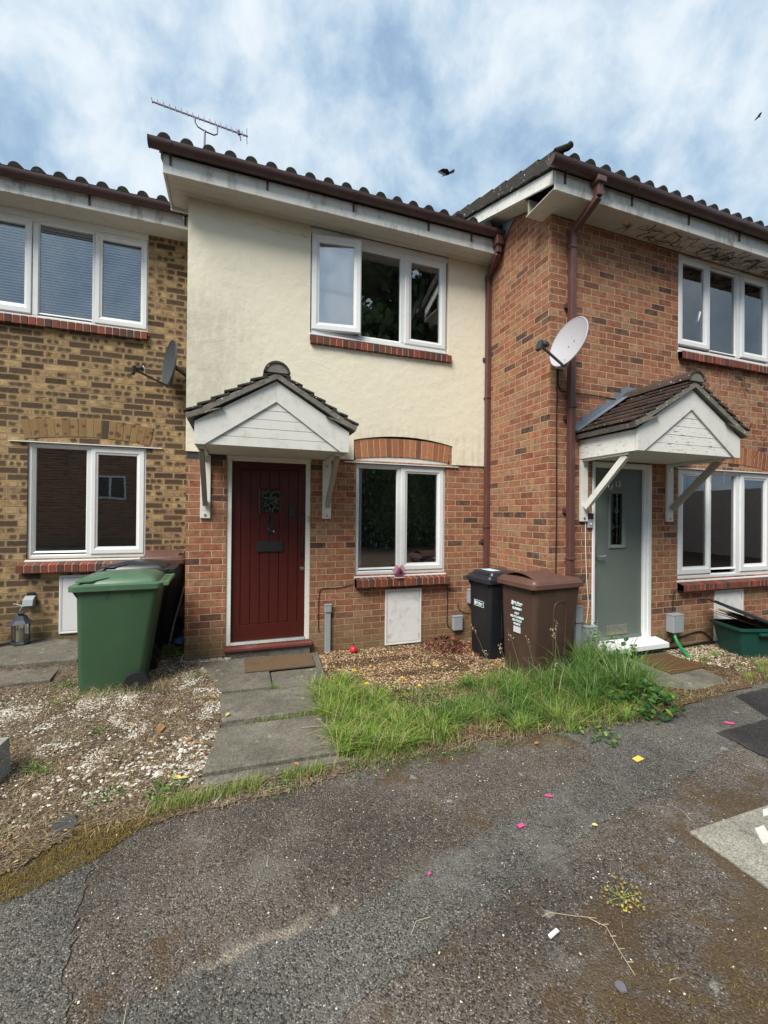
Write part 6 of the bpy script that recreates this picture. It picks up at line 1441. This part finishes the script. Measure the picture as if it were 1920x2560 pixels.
dish('small dark grey satellite dish seen edge-on, on the yellow brick wall beside the cream house', (-.80, .70, 3.34), (-.89, -.40, .10), .262, M_DISHK, (-.60, YL-.008, 3.27), M_IRON)
dish('pale grey satellite dish at the brick corner beside the brown downpipe', (3.075, -1.50, 3.30), (-.95, -.05, .28), .240, M_DISHW, (3.235, YR-.008, 3.20), M_LNB)
t = thing('tv_aerial', 'long yagi television aerial on a mast above the cream house roof', 'aerial', (-.62, 2.5, 6.1))
m = MB(); m.tube([(-.60, 2.5, 6.0), (-.575, 2.5, 7.74)], .015, 8); m.build('mast', M_ANT, t)
A, B = Vector((-1.338, 2.5, 7.953)), Vector((.085, 2.5, 7.835)); m = MB(); m.beam(A, B, .018, .018); bo = m.build('boom', M_ANT, t)
m = MB()
for i in range(17):
    p = A.lerp(B, .0+i/17.); L = .075; m.tube([p+Vector((-.010, .02, L)), p+Vector((.010, -.02, -L*.55))], .0062, 5)
p = B; m.tube([p+Vector((-.02, 0, .13)), p+Vector((-.015, 0, -.13))], .006, 5); p = A.lerp(B, .90); m.tube([p+Vector((0, 0, .06)), p+Vector((.03, 0, -.11))], .010, 6); m.box(p.x-.02, p.x+.02, 2.48, 2.52, p.z-.02, p.z+.03); m.build('element', M_ANT, bo)
m = MB(); m.tube([(-.72, 2.5, 7.90), (-.72, 2.5, 7.82), (-.68, 2.5, 7.76), (-.57, 2.5, 7.72), (-.44, 2.5, 7.70), (-.39, 2.5, 7.73), (-.385, 2.5, 7.87)], .011, 8); m.build('cradle', M_ANT, t, smooth=True)

# ------------------------------------------------------------------ small objects
def lantern(label, x, y, s=1.):
    z = gz(x, y)+.03; t = thing('garden_lantern', label, 'lantern', (x, y, z), R(12), 'lanterns by the yellow brick wall'); m = MB(); n = 6
    def hx_(r, z_): return [(math.cos(a)*r*s, math.sin(a)*r*s, z_*s) for a in [i*2*math.pi/n for i in range(n)]]
    m.loft([hx_(.085, 0), hx_(.085, .02), hx_(.078, .035)]); m.build('base', M_LANT, t, local=True)
    m = MB()
    for a in range(n): q_ = a*2*math.pi/n; m.tube([(math.cos(q_)*.078*s, math.sin(q_)*.078*s, .03*s), (math.cos(q_)*.078*s, math.sin(q_)*.078*s, .245*s)], .006*s, 5)
    m.build('frame_post', M_LANT, t, local=True)
    m = MB(); m.loft([hx_(.075, .035), hx_(.075, .245)], False); m.build('glass', M_GLL, t, local=True)
    m = MB(); m.loft([hx_(.080, .240), hx_(.118, .236), hx_(.075, .275), hx_(.050, .320), hx_(.030, .326), hx_(.030, .342), hx_(.048, .346), hx_(.048, .352)]); m.build('roof', M_LANT, t, local=True)
    m = MB(); m.lathe([(.042*s, .036*s), (.042*s, .155*s), (.036*s, .158*s)], (0, 0, 0), 20); m.build('candle', M_CANDLE, t, local=True, smooth=True)
lantern('dark metal garden lantern with a cream candle, the one fully in view', -2.25, .83, .98); lantern('dark lantern cut off by the left edge of the photo', -2.51, .79, .95)
t = thing('wall_light', 'small dark wall-mounted cable reel bracket with a pale green string, low on the yellow brick', 'wall bracket', (-2.21, YL, .5))
m = MB(); m.box(-2.26, -2.185, YL-.012, YL-.001, .52, .645); m.build('wall_plate', M_IRON, t, bevel=.003)
m = MB(); m.prism([(YL-.01, .50), (YL-.01, .61), (YL-.07, .575), (YL-.085, .51), (YL-.06, .48)], 'x', -2.275, -2.175); m.build('casing', M_GREYB, t, bevel=.006)
m = MB(); m.tube([(-2.37, YL-.04, .53), (-2.30, YL-.06, .515), (-2.27, YL-.085, .505), (-2.18, YL-.088, .51)], .004, 5); m.tube([(-2.27, YL-.085, .505), (-2.30, YL-.07, .45)], .004, 5); m.build('string', simple('pale_green_string', (.3, .42, .38), .7, .2, bump=0), t)
# birdhouse on the sill
t = thing('birdhouse', 'tiny purple birdhouse with a pink roof on the lower window sill', 'birdhouse', (1.86, -.055, .80), R(10))
m = MB(); m.prism([(-.042, .006), (.036, .006), (.048, .062), (.0, .118), (-.048, .062)], 'y', -.035, .035); bd = m.build('body', M_PURP, t, local=True, bevel=.002)
m = MB(); m.lathe([(.017, -.037), (.017, -.0345)], (0, 0, .062), 16, 'y'); m.build('entrance_hole', M_BLACK, bd, local=True)
m = MB(); m.beam((-.058, 0, .052), (0, 0, .124), .10, .006, (0, 1, 0)); m.beam((.0, 0, .124), (.052, 0, .065), .10, .006, (0, 1, 0)); m.build('roof', M_PINK, t, local=True)
m = MB(); m.box(-.062, .052, -.062, .045, 0, .006); m.build('base_board', M_PLY, t, local=True)
# ball
t = thing('toy_ball', 'red and teal toy ball resting against the brick wall', 'ball', (1.272, -.13, gz(1.27, -.13)+.046), 0)
m = MB(); m.lathe([(.001, -.042)]+[(math.cos(a)*.042, math.sin(a)*.042) for a in [R(-80+i*12) for i in range(14)]]+[(.001, .042)], (0, 0, 0), 24); m.build('shell', M_REDB, t, local=True, smooth=True)
m = MB(); m.lathe([(.001, -.0432)]+[(math.cos(a)*.0432, math.sin(a)*.0432) for a in [R(-80+i*8) for i in range(7)]], (0, 0, 0), 24); m.xf(Matrix.Rotation(R(-35), 4, 'Y')); m.build('teal_patch', M_TEALB, t, local=True, smooth=True)
m = MB(); m.tube([(0, 0, .04), (.004, 0, .065), (0, .004, .08)], .0035, 5); m.build('cord', M_CABLE, t, local=True)
# door mats
def mat_(name, lb, poly, z, mt):
    m = MB(); m.prism(jag(poly, .002, .04), 'z', z, z+.012); tagp(m.build(name, mt), lb, 'doormat')
mat_('door_mat', 'flat worn brown doormat in front of the red door', [(.075, -.585), (.745, -.595), (.76, -.215), (.072, -.18)], .026, M_COIR2)
mat_('door_mat', 'thick brown coir doormat in front of the grey-green door', [(4.05, -1.86), (4.56, -1.83), (4.60, -1.40), (4.07, -1.37)], gz(4.3, -1.6)+.024, M_COIR)
m = MB(); m.box(-.045, .045, -.05, .05, 0, .012)
for i in range(3): m.box(-.045+.0225*(i+1)-.0015, -.045+.0225*(i+1)+.0015, -.05, .05, .012, .0135)
for i in range(4): m.box(-.045, .045, -.05+.02*(i+1)-.001, -.05+.02*(i+1)+.001, .012, .0130)
o = m.build('drain_cover', simple('dark_grey_cover', (.05, .058, .062), .55, .4, var=.15, bump=.1)); o.location = (-.80, -2.345, .006); o.rotation_euler = (0, 0, R(28)); tagp(o, 'small dark grey square cover with grooves at the edge of the moss', 'drain cover')
# trough
t = thing('stone_trough', 'pale grey trough planter cut off by the left edge of the photo', 'planter', (-1.55, -1.80, gz(-1.5, -1.8)))
m = MB(); m.loft([[(-.27, -.09, 0), (.27, -.09, 0), (.27, .09, 0), (-.27, .09, 0)], [(-.31, -.125, .20), (.245, -.125, .20), (.245, .125, .20), (-.31, .125, .20)], [(-.29, -.105, .20), (.225, -.105, .20), (.225, .105, .20), (-.29, .105, .20)], [(-.28, -.09, .12), (.21, -.09, .12), (.21, .09, .12), (-.28, .09, .12)]])
for i in range(len(m.v)): x, y, z = m.v[i]; m.v[i] = (x, y, z)
m.build('trough_body', M_TROUGH, t, local=True, bevel=.004); m = MB(); m.box(-.27, .205, -.088, .088, .11, .16); m.build('soil', M_SOILL, t, local=True); t.rotation_euler = (0, 0, R(-3))
# recycling box with lid and cardboard
t = thing('recycling_box', 'dark green recycling box with a black lid askew over cardboard, at the right edge', 'recycling box', (5.62, -1.62, gz(5.5, -1.6)), R(-18))
def rl(hx, hy, z, r=.04): return rloop(hx, -hy, hy, z, r, 3)
m = MB(); m.loft([rl(.22, .17, 0), rl(.275, .215, .31), rl(.30, .235, .315), rl(.30, .235, .345), rl(.28, .215, .345), rl(.25, .19, .30), rl(.20, .15, .03)]); bx = m.build('box_body', M_BOXG, t, local=True, smooth=True)
m = MB(); m.box(-.10, .12, -.262, -.225, .27, .30); m.build('carry_handle', M_BOXG, bx, local=True, bevel=.006)
m = MB(); rot_ = Matrix.Rotation(R(20), 3, 'Y') @ Matrix.Rotation(R(7), 3, 'X'); m.obox((.0, .02, .445), (.66, .46, .018), rot_); m.obox((.0, .02, .462), (.56, .36, .012), rot_); lid = m.build('lid', M_BLACK, t, local=True, bevel=.006)
m = MB(); rot_ = Matrix.Rotation(R(17), 3, 'Y')
for k in range(4): m.obox((-.07+.01*k, .02, .37+.014*k), (.48-.03*k, .30, .005), Matrix.Rotation(R(17+k*1.5), 3, 'Y'))
tagp(m.build('folded_card', M_PAPR, t, local=True), None)
m = MB(); m.obox((-.27, .06, .475), (.22, .16, .005), Matrix.Rotation(R(12), 3, 'Y') @ Matrix.Rotation(R(25), 3, 'Z')); m.obox((-.22, .0, .452), (.26, .12, .005), Matrix.Rotation(R(26), 3, 'Y')); m.build('cardboard_flap', M_CARD, t, local=True)
# things on the inner sill of the right window
m = MB(); m.lathe([(.001, 0), (.062, 0), (.064, .01), (.062, .165), (.055, .17), (.001, .165)], (5.88, YR+.15, .915), 20); tagp(m.build('white_pot', M_WHITE, smooth=True), 'white cylindrical pot standing inside the lower right window', 'pot')
m = MB(); m.lathe([(.001, 0), (.05, 0), (.055, .16), (.03, .2), (.001, .2)], (6.52, YR+.15, .915), 16); tagp(m.build('white_pot', M_CANDLE, smooth=True), 'cream jar inside the right-hand pane of the lower right window', 'jar')
# birds
def bird(label, p, s, yaw_):
    t = thing('flying_bird', label, 'bird', p, yaw_, 'birds in the sky'); m = MB()
    m.loft([[(math.cos(a)*r*s, y*s, math.sin(a)*r*s*.8) for a in [i*2*math.pi/8 for i in range(8)]] for y, r in ((-.17, .005), (-.13, .02), (-.08, .03), (0, .045), (.10, .03), (.16, .018), (.24, .004))]); m.build('body', M_BIRD, t, local=True, smooth=True)
    for sg in (-1, 1):
        m = MB(); top = [(0, -.05, .02), (.16, -.09, .08), (.32, -.03, .10), (.44, .07, .06), (.33, .07, .09), (.16, .09, .07), (0, .09, .02)]
        m.add([(sg*x*s, y*s, z*s) for x, y, z in top]+[(sg*x*s, y*s, (z-.012)*s) for x, y, z in top], [tuple(range(7)), tuple(range(13, 6, -1))]+[(i, i+7, (i+1) % 7+7, (i+1) % 7) for i in range(7)]); w_ = m.build('wing', M_BIRD, t, local=True)
        m = MB(); tr_ = [(.02, .05, -.005), (.16, .085, .055), (.33, .066, .075), (.42, .075, .05), (.32, .13, .06), (.16, .155, .04), (.02, .13, -.005)]
        m.add([(sg*x*s, y*s, z*s) for x, y, z in tr_]+[(sg*x*s, y*s, (z-.010)*s) for x, y, z in tr_], [tuple(range(7)), tuple(range(13, 6, -1))]+[(i, i+7, (i+1) % 7+7, (i+1) % 7) for i in range(7)]); m.build('flight_feathers', M_BIRDW, w_, local=True)
    return t
b1 = bird('dark bird with pale trailing wing edges gliding above the cream roof', (7.7, 10.0, 15.05), 1.35, R(35)); b1.rotation_euler = (R(10), R(-28), R(25))
b2 = bird('tiny distant bird near the right edge of the sky', (30.0, 12.0, 26.2), .7, R(60))

# dry creeper on the right wall and soffit
rs = random.Random(12); t = thing('dead_creeper', 'leafless dry creeper clinging to the brick and soffit of the right house', 'creeper', (6.3, YR, 0))
m = MB(); ms = MB()
def walk(m_, p, d, n, st, plane, r):
    pts = [p]
    for _ in range(n):
        d = (d+Vector((rs.uniform(-.6, .6), 0, rs.uniform(-.6, .6))) if plane == 'w' else d+Vector((rs.uniform(-.7, .7), rs.uniform(-.7, .7), 0))).normalized(); q_ = pts[-1]+d*st
        if plane == 's' and not (-1.47 < q_.y < YR-.01): break
        if q_.x < 3.6: break
        if plane == 'w' and 5.0 < q_.x < 6.8 and 3.46 < q_.z: break
        pts.append(q_ + (Vector((0, -.018*rs.random(), 0)) if plane == 'w' else Vector((0, 0, -.012*rs.random()))))
    if len(pts) > 2: m_.tube(pts, r*rs.uniform(.5, 1.5), 4, r1=r*.25)
for i in range(46): walk(m, Vector((rs.uniform(5.5, 6.9), YR-.006, rs.uniform(2.2, 3.4))), Vector((rs.uniform(-1, .3), 0, rs.uniform(-.3, 1))).normalized(), rs.randint(8, 24), .045, 'w', .0035)
for i in range(190): walk(ms, Vector((3.9+3.2*rs.random()**.6, rs.uniform(-1.46, YR-.02), 4.786)), Vector((rs.uniform(-1, .4), rs.uniform(-1, 1), 0)).normalized(), rs.randint(4, 14), .04, 's', .004)
m.build('wall_stems', simple('pale_dead_stems', (.25, .165, .125), .9, .1, var=.4), t); ms.build('soffit_stems', M_TWIG, t)
m = MB()
for i in range(14):
    x = 6.2+.06*i+rs.uniform(-.03, .03); m.tube([(x, -1.506, 4.79), (x-.03, -1.51, 4.90), (x-.09, -1.512, 4.97)], .003, 4)
m.build('fascia_stems', M_TWIG, t)

# ------------------------------------------------------------------ what stands behind the camera and shows in the glass
def big_tree(label, x, y, h, rad, seed, nl=9000):
    t = thing('broadleaf_tree', label, 'tree', (x, y, 0)); rs = random.Random(seed); m = MB(); m.tube([(x, y, 0), (x+.2, y, h*.25), (x, y+.1, h*.5)], .30, 10, r1=.16)
    blobs = []
    for k in range(16):
        a = rs.uniform(0, 6.28); rr = rs.uniform(.2, .85)*rad; z = h*rs.uniform(.38, .95); rr *= math.sin(math.pi*min(.95, (z/h-.2)/.85))**.6; c = (x+math.cos(a)*rr, y+math.sin(a)*rr, z); blobs.append((c, rs.uniform(.25, .45)*rad)); m.tube([(x, y, h*.3), ((x+c[0])/2, (y+c[1])/2, (h*.35+z)/2), c], .10, 6, r1=.03)
    m.build('trunk', M_BARK, t); m = MB()
    for c, r in blobs: m.lathe([(.01, -r*.62), (r*.45, -r*.5), (r*.72, 0), (r*.5, r*.45), (.01, r*.62)], c, 9)
    m.build('inner_foliage', M_TREE, t)
    def fn(q_):
        c, r = q_.choice(blobs); v = Vector((q_.gauss(0, 1), q_.gauss(0, 1), q_.gauss(0, 1))).normalized()*r*q_.uniform(.55, 1.05); return (c[0]+v.x, c[1]+v.y, c[2]+v.z*.8)
    leaves('crown', nl, fn, (.28, .50), M_TREE, seed, parent=t, off=t.location, tilt=(-1.5, 1.5))
big_tree('tall dark tree across the road, mirrored in the upper window of the cream house', 8.6, -15.5, 19, 5.6, 1, 22000)
big_tree('lower dark tree across the road, mirrored in the lower window of the cream house', 13.5, -17, 8, 3.8, 2, 6000)
t = thing('tall_hedge', 'tall dark hedge across the road, mirrored in the lower left windows', 'hedge', (0, -14, 0)); m = MB(); rs = random.Random(31)
for i in range(30): m.lathe([(.3, 0), (1.0, 1.0), (.95, 2.6), (.8, 3.8+rs.uniform(-.3, .5)), (.2, 4.8+rs.uniform(-.5, .6))], (-3+i*.75, -14.6, 0), 8)
m.build('inner_growth', M_TREE, t)
leaves('foliage', 16000, lambda q: (q.uniform(-3.6, 19), -13.5+q.uniform(-.35, .35), 4.9*q.random()**.8), (.10, .2), M_TREE, 5, parent=t, off=t.location, tilt=(-1.5, 1.5))
t = thing('garden_fence', 'dark timber fence beyond the parking bay, mirrored in the lower right window', 'fence', (19, -8, 0)); m = MB()
for i in range(40): m.box(18.98-.012*(i % 2), 19.0-.012*(i % 2), -12.9+i*.5, -12.41+i*.5, 0, 2.7)
m.build('fence_board', M_HEDGE, t)

t = thing('opposite_house', 'brick house across the road with white windows, mirrored in the lower left window', 'house', (-9, -16, 0)); m = MB(); m.box(-14, -4.4, -20, -16, 0, 5); m.build('wall', M_BR, t)
m = MB(); m.prism([(-20.4, 5), (-15.6, 5), (-18, 7.2)], 'x', -14.3, -4.1); m.build('roof', M_TILE, t)
for x, z in ((-6.35, 2.15), (-13.2, 1.2), (-13.2, 3.4)):
    m = MB(); m.ring(x, x+1.3, z, z+1.1, .09, .09, .09, .09, [(0, -16), (0, -15.95), (1, -15.95), (1, -16)]); m.box(x+.6, x+.7, -15.99, -15.955, z+.08, z+1.02); wn = m.build('window', M_UP, t); m = MB(); m.box(x+.08, x+1.22, -16.02, -15.98, z+.08, z+1.02); m.build('pane', M_BLACK, wn)
